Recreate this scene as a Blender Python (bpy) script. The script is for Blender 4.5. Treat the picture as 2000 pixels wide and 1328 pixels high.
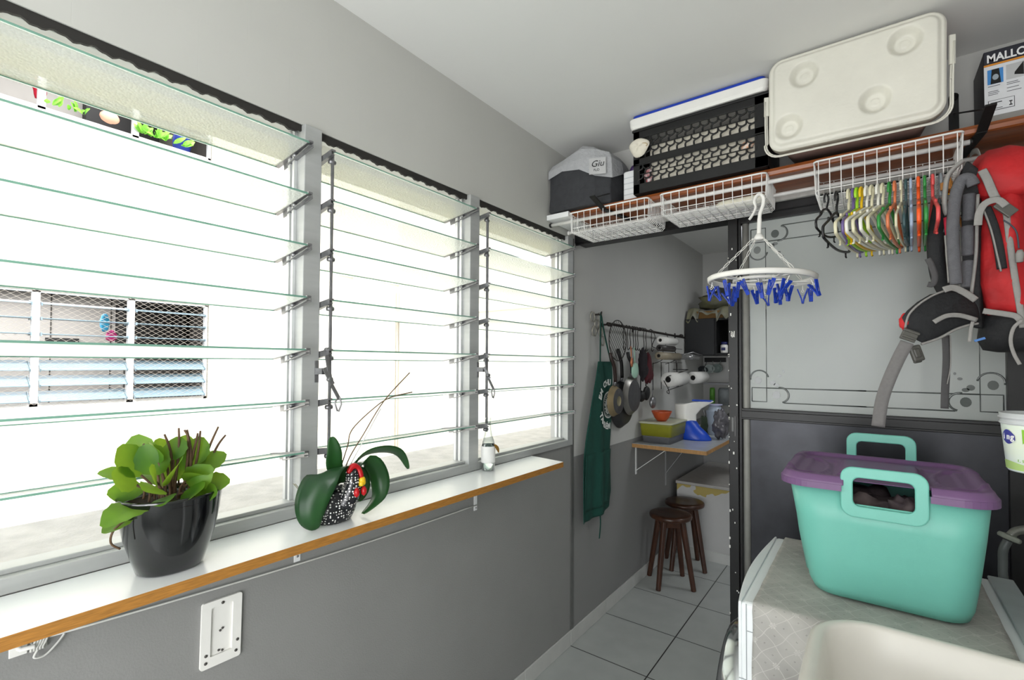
import bpy, bmesh, math, random
from mathutils import Vector, Matrix, Euler, noise
PI = math.pi
random.seed(7)
S = bpy.context.scene
COL = S.collection
for o in list(bpy.data.objects):
    bpy.data.objects.remove(o)

# ------------------------------------------------------------------ camera
YAW, PITCH, ROLL, FPX = 0.6435857, 0.0235113, 0.0045920, 936.345
cam_f = Vector((-math.sin(YAW)*math.cos(PITCH), math.cos(YAW)*math.cos(PITCH), math.sin(PITCH)))
cam_r = Vector((math.cos(YAW), math.sin(YAW), 0))
cam_u = cam_r.cross(cam_f)
r2 = cam_r*math.cos(ROLL)+cam_u*math.sin(ROLL)
u2 = -cam_r*math.sin(ROLL)+cam_u*math.cos(ROLL)
cd = bpy.data.cameras.new('camera')
cam = bpy.data.objects.new('camera', cd)
COL.objects.link(cam)
M = Matrix((r2, u2, -cam_f)).transposed().to_4x4()
M.translation = Vector((1.25, 0, 1.43755))
cam.matrix_world = M
cd.sensor_fit = 'HORIZONTAL'
cd.sensor_width = 36
cd.lens = FPX/2000*36
cd.shift_y = 24.18/2000
cd.clip_start = .02
S.camera = cam

# ------------------------------------------------------------------ light and exposure
S.view_settings.view_transform = 'Standard'
S.view_settings.look = 'None'
S.view_settings.gamma = 1
S.view_settings.use_curve_mapping = False
S.view_settings.exposure = 0.7
W = bpy.data.worlds.new('sky')
S.world = W
W.use_nodes = True
wn = W.node_tree
wn.nodes.clear()
wo = wn.nodes.new('ShaderNodeOutputWorld')
wb = wn.nodes.new('ShaderNodeBackground')
sk = wn.nodes.new('ShaderNodeTexSky')
sk.sky_type = 'NISHITA'
sk.sun_disc = False
sk.sun_elevation = math.radians(55)
sk.sun_rotation = math.radians(100)
hs = wn.nodes.new('ShaderNodeHueSaturation')
hs.inputs['Saturation'].default_value = .35
wn.links.new(sk.outputs[0], hs.inputs['Color'])
wn.links.new(hs.outputs[0], wb.inputs[0])
wb.inputs[1].default_value = .45
wn.links.new(wb.outputs[0], wo.inputs[0])


def light(name, kind, loc, energy, size=1, size_y=None, target=None, col=(1, 1, 1), spread=None):
    l = bpy.data.lights.new(name, kind)
    l.energy = energy
    l.color = col
    if kind == 'AREA':
        l.shape = 'RECTANGLE'
        l.size = size
        l.size_y = size_y or size
        if spread: l.spread = spread
    o = bpy.data.objects.new(name, l)
    COL.objects.link(o)
    o.location = loc
    if target is not None:
        o.rotation_euler = (Vector(target)-Vector(loc)).to_track_quat('-Z', 'Y').to_euler()
    return o


sun = light('sun', 'SUN', (5, 2, 9), 2.9, target=(-4.9, 2.6, 0.4), col=(1, .97, .9))
sun.data.angle = math.radians(1.5)
# added fill lights, standing in for daylight from the unseen rest of the flat
light('fill_behind', 'AREA', (.6, -1.75, 1.2), 20, 1.2, 1.6, target=(.3, 1.0, 2.2), col=(.97, .985, 1))
light('fill_side', 'AREA', (1.64, -1.0, 1.25), 46, 1.5, 1.9, target=(0, .75, 1.55), col=(.98, .985, 1))  # added fill beside the camera, brightens the window wall and ceiling
light('kitchen_fill', 'AREA', (1.3, 3.5, 2.40), 6, .5, .5, target=(1.3, 3.5, 0), col=(.95, .98, 1))  # added fill that lifts the dim kitchen, no fixture modelled

light('flat_opposite_upper_fill', 'AREA', (-6.1, 1.0, 5.2), 45, 1.2, 2.0, target=(-6.1, 1.0, 3))  # added fill so the upper room opposite is not black
light('flat_opposite_fill', 'AREA', (-6.1, .8, 2.3), 60, 1.2, 2.0, target=(-6.1, .8, 0))  # added fill to brighten the lower room opposite

# ------------------------------------------------------------------ materials


def lin(c):
    if isinstance(c, str):
        c = c.lstrip('#')
        c = [int(c[i:i+2], 16)/255 for i in (0, 2, 4)]
        return tuple((x/12.92 if x <= .04045 else ((x+.055)/1.055)**2.4) for x in c)
    return tuple(c)


MATS = {}


def pm(name, col, rough=.6, metal=0, var=.06, scale=20, bump=0, bscale=None, col2=None, trans=0, alpha=1, coat=0, spec=.5, sheen=0, stretch=None, ior=1.45, emit=None, thr=None):
    """principled material with a procedural noise mottling"""
    if name in MATS: return MATS[name]
    m = bpy.data.materials.new(name)
    m.use_nodes = True
    nt = m.node_tree
    b = nt.nodes['Principled BSDF']
    c = lin(col)
    tc = nt.nodes.new('ShaderNodeTexCoord')
    mp = nt.nodes.new('ShaderNodeMapping')
    if stretch: mp.inputs['Scale'].default_value = stretch
    nt.links.new(tc.outputs['Object'], mp.inputs['Vector'])
    nz = nt.nodes.new('ShaderNodeTexNoise')
    nz.inputs['Scale'].default_value = scale
    nz.inputs['Detail'].default_value = 4
    nt.links.new(mp.outputs[0], nz.inputs['Vector'])
    cr = nt.nodes.new('ShaderNodeValToRGB')
    lo = tuple(max(0, x*(1-var)) for x in c) if col2 is None else lin(col2)
    hi = tuple(min(1, x*(1+var)) for x in c) if col2 is None else c
    a, bb = thr if thr else (.3, .7)
    cr.color_ramp.elements[0].position = a
    cr.color_ramp.elements[1].position = bb
    cr.color_ramp.elements[0].color = (*lo, 1)
    cr.color_ramp.elements[1].color = (*hi, 1)
    nt.links.new(nz.outputs['Fac'], cr.inputs[0])
    nt.links.new(cr.outputs[0], b.inputs['Base Color'])
    b.inputs['Roughness'].default_value = rough
    b.inputs['Metallic'].default_value = metal
    b.inputs['IOR'].default_value = ior
    b.inputs['Specular IOR Level'].default_value = spec
    b.inputs['Transmission Weight'].default_value = trans
    b.inputs['Alpha'].default_value = alpha
    b.inputs['Coat Weight'].default_value = coat
    b.inputs['Sheen Weight'].default_value = sheen
    if bump:
        n2 = nt.nodes.new('ShaderNodeTexNoise')
        n2.inputs['Scale'].default_value = bscale or scale*6
        n2.inputs['Detail'].default_value = 3
        nt.links.new(mp.outputs[0], n2.inputs['Vector'])
        bp = nt.nodes.new('ShaderNodeBump')
        bp.inputs['Strength'].default_value = bump
        bp.inputs['Distance'].default_value = .01
        nt.links.new(n2.outputs['Fac'], bp.inputs['Height'])
        nt.links.new(bp.outputs[0], b.inputs['Normal'])
    MATS[name] = m
    return m


def nodes_of(m): return m.node_tree, m.node_tree.nodes['Principled BSDF']


# frosted louvre glass
def frosted_glass():
    m = bpy.data.materials.new('frosted_glass'); m.use_nodes = True
    nt = m.node_tree; nt.nodes.clear()
    out = nt.nodes.new('ShaderNodeOutputMaterial')
    tl = nt.nodes.new('ShaderNodeBsdfTranslucent'); tl.inputs[0].default_value = (.93, .97, .94, 1)
    tp = nt.nodes.new('ShaderNodeBsdfTransparent'); tp.inputs[0].default_value = (.93, .97, .95, 1)
    gl = nt.nodes.new('ShaderNodeBsdfGlossy'); gl.inputs['Roughness'].default_value = .25
    mx = nt.nodes.new('ShaderNodeMixShader'); mx.inputs[0].default_value = .16
    m2 = nt.nodes.new('ShaderNodeMixShader'); m2.inputs[0].default_value = .10
    tc = nt.nodes.new('ShaderNodeTexCoord')
    vo = nt.nodes.new('ShaderNodeTexVoronoi'); vo.inputs['Scale'].default_value = 170
    nt.links.new(tc.outputs['Object'], vo.inputs['Vector'])
    bp = nt.nodes.new('ShaderNodeBump'); bp.inputs['Strength'].default_value = .9; bp.inputs['Distance'].default_value = .004
    nt.links.new(vo.outputs['Distance'], bp.inputs['Height'])
    for n in (tl, gl): nt.links.new(bp.outputs[0], n.inputs['Normal'])
    nt.links.new(tl.outputs[0], mx.inputs[1]); nt.links.new(tp.outputs[0], mx.inputs[2])
    nt.links.new(mx.outputs[0], m2.inputs[1]); nt.links.new(gl.outputs[0], m2.inputs[2])
    nt.links.new(m2.outputs[0], out.inputs[0])
    return m


M_frost = frosted_glass()
M_gedge = pm('glass_edge_green', '#7fae9c', .15, spec=.8, trans=.3)
M_alu = pm('aluminium', '#b3b5b4', .5, .25, var=.05, scale=8, stretch=(1, 1, 8))
M_alud = pm('aluminium_dark', '#7c7d7b', .45, .6)
M_alul = pm('aluminium_light', '#d8dadb', .35, .5)
M_zinc = pm('zinc_steel', '#8d8d8f', .38, .8, var=.15, scale=60)
M_wall = pm('wall_plaster_light', '#bdbdb9', .85, var=.02, scale=3, bump=.05, bscale=60)
M_ceil = pm('ceiling_paint', '#e2e2df', .9, var=.015, scale=2)
M_low = pm('wall_paint_grey', '#8a8a88', .8, var=.03, scale=6, bump=.12, bscale=220)
M_black = pm('black_enamel', '#141415', .38, var=.2, scale=30, spec=.5)
M_white = pm('white_enamel', '#e9eaea', .35, var=.02)
M_concrete = pm('concrete', '#b3b1ab', .9, var=.12, scale=14, bump=.3, bscale=80)
M_cream = pm('facade_cream', '#f3efe2', .9, var=.02, scale=1.2, bump=.05)
M_creamd = pm('cream_lintel', '#e6dba8', .8, var=.03)

# ------------------------------------------------------------------ mesh builder


class MB:
    def __init__(s):
        s.v = []; s.f = []; s.mi = []; s.sm = []

    def add(s, vs, fs, mat=0, smooth=False):
        n = len(s.v)
        s.v += [tuple(v) for v in vs]
        for f in fs:
            s.f.append([i+n for i in f]); s.mi.append(mat); s.sm.append(smooth)
        return s

    def box(s, x0, y0, z0, x1, y1, z1, mat=0):
        x0, x1 = sorted((x0, x1)); y0, y1 = sorted((y0, y1)); z0, z1 = sorted((z0, z1))
        vs = [(x, y, z) for x in (x0, x1) for y in (y0, y1) for z in (z0, z1)]
        return s.add(vs, [(0, 1, 3, 2), (4, 6, 7, 5), (0, 4, 5, 1), (2, 3, 7, 6), (0, 2, 6, 4), (1, 5, 7, 3)], mat)

    def obox(s, mtx, sx, sy, sz, mat=0):
        vs = [mtx @ Vector((x*sx/2, y*sy/2, z*sz/2)) for x in (-1, 1) for y in (-1, 1) for z in (-1, 1)]
        return s.add(vs, [(0, 1, 3, 2), (4, 6, 7, 5), (0, 4, 5, 1), (2, 3, 7, 6), (0, 2, 6, 4), (1, 5, 7, 3)], mat)

    def bar(s, a, b, w, h, up=(0, 0, 1), mat=0):
        """rectangular bar from a to b, h measured along 'up'"""
        a = Vector(a); b = Vector(b); d = (b-a); L = d.length; d.normalize()
        u = Vector(up); u = (u-d*u.dot(d))
        if u.length < 1e-4: u = Vector((1, 0, 0))-d*d.x
        u.normalize(); r = d.cross(u)
        m = Matrix((d, r, u)).transposed().to_4x4(); m.translation = (a+b)/2
        return s.obox(m, L, w, h, mat)

    def tube(s, pts, r, n=8, closed=False, mat=0, cap=True, smooth=True, flat=None, up=None):
        """swept tube; r may be a list; flat=(a,b) gives an elliptic/rect section"""
        P = [Vector(p) for p in pts]
        N = len(P)
        rs = r if isinstance(r, (list, tuple)) else [r]*N
        T = []
        for i in range(N):
            a = P[(i-1) % N] if (closed or i > 0) else P[i]
            b = P[(i+1) % N] if (closed or i < N-1) else P[i]
            t = (b-a)
            T.append(t.normalized() if t.length > 1e-9 else Vector((0, 0, 1)))
        u = Vector(up) if up else Vector((0, 0, 1))
        if abs(u.normalized().dot(T[0])) > .97: u = Vector((1, 0, 0))
        u = (u-T[0]*u.dot(T[0])).normalized()
        vs = []
        for i in range(N):
            if up and abs(Vector(up).normalized().dot(T[i])) < .97:
                u = Vector(up)
            u = (u-T[i]*u.dot(T[i]))
            if u.length < 1e-6: u = T[i].orthogonal()
            u.normalize()
            w = T[i].cross(u)
            fa, fb = flat if flat else (1, 1)
            for k in range(n):
                a = 2*PI*(k+.5)/n
                vs.append(P[i]+(u*math.cos(a)*fa+w*math.sin(a)*fb)*rs[i])
        fs = []
        for i in range(N if closed else N-1):
            j = (i+1) % N
            for k in range(n):
                l = (k+1) % n
                fs.append((i*n+k, i*n+l, j*n+l, j*n+k))
        if cap and not closed:
            fs.append(tuple(range(n))[::-1]); fs.append(tuple((N-1)*n+k for k in range(n)))
        return s.add(vs, fs, mat, smooth)

    def lathe(s, prof, n=32, o=(0, 0, 0), mtx=None, mat=0, smooth=True, ell=(1, 1), cap=True, matfn=None):
        """profile [(r,z)...] turned about z"""
        mtx = mtx or Matrix.Translation(Vector(o))
        vs = []
        for r, z in prof:
            for k in range(n):
                a = 2*PI*k/n
                vs.append(mtx @ Vector((r*ell[0]*math.cos(a), r*ell[1]*math.sin(a), z)))
        for i in range(len(prof)-1):
            fs = [(i*n+k, i*n+(k+1) % n, (i+1)*n+(k+1) % n, (i+1)*n+k) for k in range(n)]
            if i == 0: s_base = len(s.v); s.add(vs, [], mat)
            for f in fs:
                s.f.append([q+s_base for q in f]); s.mi.append(matfn(i) if matfn else mat); s.sm.append(smooth)
        if cap:
            if prof[0][0] > 1e-5: s.f.append([s_base+k for k in range(n)][::-1]); s.mi.append(mat); s.sm.append(False)
            if prof[-1][0] > 1e-5: s.f.append([s_base+(len(prof)-1)*n+k for k in range(n)]); s.mi.append(matfn(len(prof)-1) if matfn else mat); s.sm.append(False)
        return s

    def loft(s, rings, mat=0, smooth=True, cap0=True, cap1=True, closed=True):
        n = len(rings[0]); vs = [p for r in rings for p in r]; fs = []
        for i in range(len(rings)-1):
            for k in range(n if closed else n-1):
                l = (k+1) % n
                fs.append((i*n+k, i*n+l, (i+1)*n+l, (i+1)*n+k))
        if cap0: fs.append(tuple(range(n))[::-1])
        if cap1: fs.append(tuple((len(rings)-1)*n+k for k in range(n)))
        return s.add(vs, fs, mat, smooth)

    def grid(s, fn, nu, nv, mat=0, smooth=True, thick=0):
        vs = [fn(i/nu, j/nv) for i in range(nu+1) for j in range(nv+1)]
        fs = [(i*(nv+1)+j, (i+1)*(nv+1)+j, (i+1)*(nv+1)+j+1, i*(nv+1)+j+1) for i in range(nu) for j in range(nv)]
        return s.add(vs, fs, mat, smooth)

    def prism(s, poly, fn, d, mat=0, smooth=False):
        """poly 2-D outline, fn(u,v,w)->point, extruded w 0..d"""
        n = len(poly)
        vs = [fn(u, v, 0) for u, v in poly]+[fn(u, v, d) for u, v in poly]
        fs = [tuple(range(n))[::-1], tuple(range(n, 2*n))]
        for k in range(n): fs.append((k, (k+1) % n, n+(k+1) % n, n+k))
        return s.add(vs, fs, mat, smooth)

    def build(s, name, mats, parent=None, bevel=0, solid=0, seg=2, sub=0, autosmooth=False, fix=True):
        me = bpy.data.meshes.new(name)
        me.from_pydata([tuple(v) for v in s.v], [], s.f)
        if not isinstance(mats, (list, tuple)): mats = [mats]
        for m in mats: me.materials.append(m)
        for p, mi, sm in zip(me.polygons, s.mi, s.sm):
            p.material_index = mi; p.use_smooth = sm
        me.validate()
        if fix:
            bm = bmesh.new(); bm.from_mesh(me)
            bmesh.ops.recalc_face_normals(bm, faces=bm.faces)
            bm.to_mesh(me); bm.free()
        me.update()
        o = bpy.data.objects.new(name, me)
        COL.objects.link(o)
        if parent: o.parent = parent; o.matrix_parent_inverse = parent_inv(parent)
        if solid:
            md = o.modifiers.new('solid', 'SOLIDIFY'); md.thickness = solid; md.offset = 0
        if bevel:
            md = o.modifiers.new('bevel', 'BEVEL'); md.width = bevel; md.segments = seg; md.limit_method = 'ANGLE'; md.angle_limit = math.radians(40)
        if sub:
            md = o.modifiers.new('sub', 'SUBSURF'); md.levels = sub; md.render_levels = sub
        return o


def parent_inv(p):
    return world(p).inverted()


def world(p):
    m = p.matrix_basis.copy()
    return world(p.parent) @ p.matrix_parent_inverse @ m if p.parent else m


def tag(o, label=None, cat=None, group=None, kind=None):
    if label: o['label'] = label
    if cat: o['category'] = cat
    if group: o['group'] = group
    if kind: o['kind'] = kind
    return o


def thing(name, label, cat, loc=(0, 0, 0), rz=0, group=None, kind=None):
    o = bpy.data.objects.new(name, None)
    o.empty_display_size = .05
    COL.objects.link(o); o.location = loc; o.rotation_euler = (0, 0, rz)
    return tag(o, label, cat, group, kind)


def copy_tree(o, parent=None):
    c = o.copy(); COL.objects.link(c)
    if parent: c.parent = parent; c.matrix_parent_inverse = o.matrix_parent_inverse.copy()
    for ch in [q for q in bpy.data.objects if q.parent == o]: copy_tree(ch, c)
    return c


def text(name, body, size, mtx, mat, parent=None, ext=.0004, align='LEFT', shear=0, bold=0, sx=1):
    cu = bpy.data.curves.new(name, 'FONT'); cu.body = body; cu.size = size; cu.extrude = ext
    cu.align_x = align; cu.shear = shear; cu.offset = bold; cu.resolution_u = 3
    t = bpy.data.objects.new(name+'_tmp', cu); COL.objects.link(t)
    dg = bpy.context.evaluated_depsgraph_get()
    me = bpy.data.meshes.new_from_object(t.evaluated_get(dg))
    bpy.data.objects.remove(t)
    me.name = name
    me.materials.clear(); me.materials.append(mat)
    for p in me.polygons: p.material_index = 0
    me.transform(mtx @ Matrix.Diagonal((sx, 1, 1, 1)))
    o = bpy.data.objects.new(name, me); COL.objects.link(o)
    if parent: o.parent = parent; o.matrix_parent_inverse = parent_inv(parent)
    return o


def frame_m(o, xa, ya):
    """matrix whose local x,y map to the given world directions"""
    xa = Vector(xa).normalized(); ya = Vector(ya); ya = (ya-xa*ya.dot(xa)).normalized(); za = xa.cross(ya)
    m = Matrix((xa, ya, za)).transposed().to_4x4(); m.translation = Vector(o)
    return m


def struct(name, mb, mat, parent=None, **k):
    o = mb.build(name, mat, parent, **k)
    if not parent: o['kind'] = 'structure'
    return o


def smoothpath(pts, n=8):
    """Catmull-Rom through points"""
    P = [Vector(p) for p in pts]; out = []
    for i in range(len(P)-1):
        p0 = P[max(i-1, 0)]; p1 = P[i]; p2 = P[i+1]; p3 = P[min(i+2, len(P)-1)]
        for k in range(n):
            t = k/n
            out.append(.5*((2*p1)+(-p0+p2)*t+(2*p0-5*p1+4*p2-p3)*t*t+(-p0+3*p1-3*p2+p3)*t**3))
    out.append(P[-1])
    return out


def rrect(w, h, r, n=6):
    """rounded rectangle outline centred at 0"""
    r = min(r, w/2-1e-4, h/2-1e-4)
    out = []
    for cx, cy, a0 in ((w/2-r, h/2-r, 0), (-w/2+r, h/2-r, 90), (-w/2+r, -h/2+r, 180), (w/2-r, -h/2+r, 270)):
        for k in range(n+1):
            a = math.radians(a0+90*k/n)
            out.append((cx+r*math.cos(a), cy+r*math.sin(a)))
    return out

# ================================================================== ROOM SHELL
XR, YB, ZC = 1.70, -2.0, 2.50      # right wall, rear, ceiling
YD = 2.22                          # front face of the end wall
# floor with square tiles and dark joints
fm = pm('floor_tiles', '#aaaeab', .32, var=.05, scale=9)
nt, b = nodes_of(fm)
tc = nt.nodes.new('ShaderNodeTexCoord')
mp = nt.nodes.new('ShaderNodeMapping'); mp.inputs['Location'].default_value = (-.002+.405*8, -2.168+.405*12, 0)
bk = nt.nodes.new('ShaderNodeTexBrick'); bk.offset = 0; bk.squash = 1
bk.inputs['Scale'].default_value = 1; bk.inputs['Brick Width'].default_value = .405; bk.inputs['Row Height'].default_value = .405
bk.inputs['Mortar Size'].default_value = .003; bk.inputs['Mortar Smooth'].default_value = .1
cur = b.inputs['Base Color'].links[0].from_socket
bk.inputs['Mortar'].default_value = (*lin('#2c2d2c'), 1)
nt.links.new(tc.outputs['Object'], mp.inputs[0]); nt.links.new(mp.outputs[0], bk.inputs['Vector'])
nt.links.new(cur, bk.inputs['Color1']); nt.links.new(cur, bk.inputs['Color2'])
nt.links.new(bk.outputs['Color'], b.inputs['Base Color'])
struct('floor', MB().box(-.02, YB, -.1, 2.3, 5.0, 0), fm)
struct('ceiling', MB().box(-.02, YB, ZC, XR+.1, 2.34, ZC+.12), M_ceil)
struct('ceiling_kitchen', MB().box(.0, 2.34, 2.46, 2.3, 5.0, 2.6), M_ceil)
# window wall: grey apron wall below, light wall above
struct('wall_left_lower', MB().box(-.14, YB, -.1, 0, 2.172, 1.022), M_low)
wh = pm('wall_boards', '#bcbcb7', .85, var=.02, scale=3)
nt, b = nodes_of(wh)
tc = nt.nodes.new('ShaderNodeTexCoord'); mp = nt.nodes.new('ShaderNodeMapping'); mp.inputs['Rotation'].default_value = (0, PI/2, 0)
bk = nt.nodes.new('ShaderNodeTexBrick'); bk.offset = .5
sx = nt.nodes.new('ShaderNodeSeparateXYZ'); cx = nt.nodes.new('ShaderNodeCombineXYZ')
nt.links.new(tc.outputs['Object'], sx.inputs[0]); nt.links.new(sx.outputs['Y'], cx.inputs['X']); nt.links.new(sx.outputs['Z'], cx.inputs['Y'])
nt.links.new(cx.outputs[0], bk.inputs['Vector'])
bk.inputs['Scale'].default_value = 1; bk.inputs['Brick Width'].default_value = .22; bk.inputs['Row Height'].default_value = .16; bk.inputs['Mortar Size'].default_value = .0012
bk.inputs['Mortar Smooth'].default_value = .6
bp = nt.nodes.new('ShaderNodeBump'); bp.invert = True; bp.inputs['Strength'].default_value = .12; bp.inputs['Distance'].default_value = .002
nt.links.new(bk.outputs['Fac'], bp.inputs['Height']); nt.links.new(bp.outputs[0], b.inputs['Normal'])
struct('wall_left_upper', MB().box(-.14, YB, 2.095, 0, 2.2035, ZC), wh)
struct('wall_left_rear', MB().box(-.14, YB, 1.022, 0, -.72, 2.095), M_wall)
# kitchen part of the same wall: light paint above, grey dado below
kw = pm('wall_kitchen_two_tone', '#bfbfbc', .85, var=.02, scale=4, bump=.06, bscale=150)
nt, b = nodes_of(kw)
cur = b.inputs['Base Color'].links[0].from_socket
tc = nt.nodes.new('ShaderNodeTexCoord'); sx = nt.nodes.new('ShaderNodeSeparateXYZ')
mt = nt.nodes.new('ShaderNodeMath'); mt.operation = 'GREATER_THAN'; mt.inputs[1].default_value = .953
nt.links.new(tc.outputs['Object'], sx.inputs[0]); nt.links.new(sx.outputs['Z'], mt.inputs[0])
mx = nt.nodes.new('ShaderNodeMix'); mx.data_type = 'RGBA'
nt.links.new(mt.outputs[0], mx.inputs[0]); mx.inputs[6].default_value = (*lin('#868685'), 1); nt.links.new(cur, mx.inputs[7])
nt.links.new(mx.outputs[2], b.inputs['Base Color'])
struct('wall_left_kitchen', MB().box(-.14, 2.204, -.1, 0, 5.0, 2.5), kw)
struct('wall_back_kitchen', MB().box(-.14, 4.62, -.1, 2.3, 4.74, 2.46), kw)
struct('wall_right_kitchen', MB().box(2.2, 2.3, -.1, 2.3, 4.74, 2.46), kw)
struct('wall_right', MB().box(XR, YB, -.1, XR+.1, 2.34, ZC), M_wall)
struct('wall_back', MB().box(.0, 2.22, 2.15, 2.3, 2.34, ZC+.1), M_wall)
struct('wall_rear_lower', MB().box(-.14, YB-.1, -.1, XR+.1, YB, ZC+.1), M_wall)
# skirting of tile pieces along the window wall
M_skirt = pm('skirting_tile', '#bfc0bc', .45, var=.05, scale=10)
mb = MB()
y = YB+.02
while y < 4.6:
    y1 = min(y+.403, 4.6)
    mb.box(0.0005, y, .001, .009, y1-.003, .076)
    y += .405
k = YB
mbk = MB(); y = 2.168-.405*10
while y < 4.6:
    a = max(y, YB); bb = min(y+.402, 4.61)
    if bb > a: mbk.box(.0005, a, .001, .009, bb, .076)
    y += .405
struct('baseboard_left', mbk, M_skirt, bevel=.002)
# thin metal strip where window frame meets kitchen wall
struct('trim_1', MB().box(-.02, 2.176, 0, .004, 2.201, 2.095), M_alud)

# ================================================================== WINDOWS
BAYS = [(-.655, -.030), (.022, .698), (.749, 1.376), (1.431, 2.122)]
MULL = [(-.706, -.655), (-.030, .022), (.698, .749), (1.376, 1.431), (2.122, 2.174)]
SLZ = [2.026, 1.888, 1.750, 1.611, 1.472, 1.336, 1.201]
ZB, ZT = 1.022, 2.095


def slat_mesh(y0, y1):
    mb = MB()
    L = (y1-y0)-.022
    x0, x1, dz = -.118, .055, -.024
    ym = (y0+y1)/2
    # local: origin at slat centre height of inner edge
    P = [(x1, 0.0), (x0, dz)]
    t = .002
    n = Vector((-dz, 0, (x1-x0))).normalized()
    a0 = Vector((x1, -L/2, 0)); a1 = Vector((x1, L/2, 0)); b0 = Vector((x0, -L/2, dz)); b1 = Vector((x0, L/2, dz))
    nn = Vector((dz, 0, -(x1-x0))).normalized()*t
    mb.add([a0, a1, b1, b0], [(0, 1, 2, 3)], 0)               # one translucent sheet
    e = .0022
    for p, q in ((a0, a1), (b0, b1)):
        mb.bar(p, q, .003, .0045, mat=1)
    return mb


def clip_mesh(side):
    """aluminium channel that grips the slat end; side=-1 near end, +1 far end"""
    mb = MB()
    d = .0
    A = Vector((.060, 0, .002)); B = Vector((-.122, 0, -.023))
    mb.bar(A, B, .012, .005)
    mb.bar(A+Vector((-.002, side*.006, -.006)), B+Vector((.03, side*.006, -.007)), .002, .016)
    mb.bar(A+Vector((-.004, 0, -.010)), B+Vector((.065, 0, -.010)), .010, .003)
    mb.tube([(-.02, -.007, -.016), (-.02, .012*side, -.016)], .006, 8)
    return mb


for wi, ((y0, y1), sl) in enumerate(zip(BAYS, range(4))):
    w = thing('window_%d' % (wi+1), None, None, (0, y0, ZB), kind='structure')
    fr = MB()
    m0 = MULL[wi]; m1 = MULL[wi+1]
    # frame: rails and the near jamb (each bay owns the jamb at its far side, the first both)
    fr.box(-.07, y0, ZB, .014, y1, ZB+.030)
    fr.box(-.055, y0, ZB+.030, -.006, y1, ZB+.040)
    fr.box(-.07, y0, ZT-.002, -.045, y1, ZT+.012)
    fr.box(-.07, m1[0], ZB, .014, m1[1], ZT-.001)
    if wi == 0: fr.box(-.07, m0[0], ZB, .014, m0[1], ZT)
    fr.build('window_frame', M_alu, w, bevel=.002)
    tr = MB()
    tr.box(-.058, y0+.0005, ZB+.04, -.046, y0+.009, ZT-.01); tr.box(-.034, y0+.0005, ZB+.04, -.024, y0+.009, ZT-.01)
    tr.box(-.058, y1-.009, ZB+.04, -.046, y1-.0005, ZT-.01); tr.box(-.034, y1-.009, ZB+.04, -.024, y1-.0005, ZT-.01)
    tr.build('window_track', M_alul, w)
    # dark rubber weather strip with scalloped lower edge, under the head
    ws = MB()
    nn = 120
    ws.loft([[(-.004, y0+(y1-y0)*i/nn, 2.0965), (-.004, y0+(y1-y0)*i/nn, 2.074+.0035*math.sin(i/nn*(y1-y0)/.055*2*PI)+.0015*math.sin(i*1.7)),
              (-.012, y0+(y1-y0)*i/nn, 2.074+.0035*math.sin(i/nn*(y1-y0)/.055*2*PI)+.0015*math.sin(i*1.7)), (-.012, y0+(y1-y0)*i/nn, 2.0965)] for i in range(nn+1)], smooth=False)
    ws.build('weather_strip', pm('dark_rubber', '#2a2826', .8), w)
    s0 = c0 = c1 = None
    for z in SLZ:
        if s0 is None:
            s0 = slat_mesh(y0, y1).build('slat', [M_frost, M_gedge], w, fix=False); s = s0
            c0 = clip_mesh(-1).build('clip', M_zinc, w); ca = c0
            c1 = clip_mesh(1).build('clip', M_zinc, w); cb = c1
        else:
            s, ca, cb = s0.copy(), c0.copy(), c1.copy()
            for q in (s, ca, cb): COL.objects.link(q)
        for q, yy in ((s, (y0+y1)/2), (ca, y0+.008), (cb, y1-.008)):
            q.location = (0, yy, z)
    # lift bar with pivots and pull handle at the near side
    lb = MB()
    yb = y0+.017
    lb.bar((.040, yb, SLZ[-1]-.03), (.040, yb, SLZ[0]-.005), .004, .010, up=(1, 0, 0))
    for z in SLZ:
        lb.tube([(.036, yb-.008, z-.022), (.036, yb+.010, z-.022)], .0065, 10)
        lb.bar((.030, yb+.004, z-.004), (.038, yb+.004, z-.024), .004, .010, up=(1, 0, 0))
    lb.build('lift_bar', M_zinc, w)
    if wi in (2, 3, 1):
        h = MB()
        zc = 1.418
        h.box(.014, y0-.014, zc-.035, .017, y0-.002, zc+.025)
        h.bar((.014, y0-.007, zc-.004), (.040, y0-.002, zc-.004), .014, .018)
        h.bar((.040, y0+.004, zc+.058), (.046, y0+.016, zc-.032), .004, .011, up=(0, 1, 0))
        h.bar((.040, y0+.000, zc+.006), (.056, y0+.016, zc-.040), .004, .014, up=(0, 1, 0))
        h.bar((.050, y0+.010, zc-.030), (.062, y0+.034, zc-.082), .004, .010, up=(0, 1, 0))
        h.tube([(.040, y0+.004, zc+.056), (.052, y0+.004, zc+.056)], .006, 10)
        h.tube([(.046, y0+.009, zc-.026), (.060, y0+.009, zc-.026)], .007, 10)
        z1 = zc-.080
        h.tube([(.062, y0+.026, z1), (.062, y0+.020, z1-.012), (.062, y0+.028, z1-.034), (.062, y0+.032, z1-.036), (.062, y0+.040, z1-.016), (.062, y0+.035, z1+.004)], .0026, 8)
        h.build('lever_handle', M_zinc, w, bevel=.001)

# ================================================================== OUTSIDE
# lintel soffit and ledge slab outside the window
struct('trim_2', MB().box(-.30, YB, 2.105, -.14, 5.0, 2.5).box(-.14, YB, 2.101, -.071, 2.3, 2.13), M_creamd)
struct('ledge_outside', MB().box(-.79, YB-2, .82, -.14, 5.0, .95), M_concrete)
FX = -4.9


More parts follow.
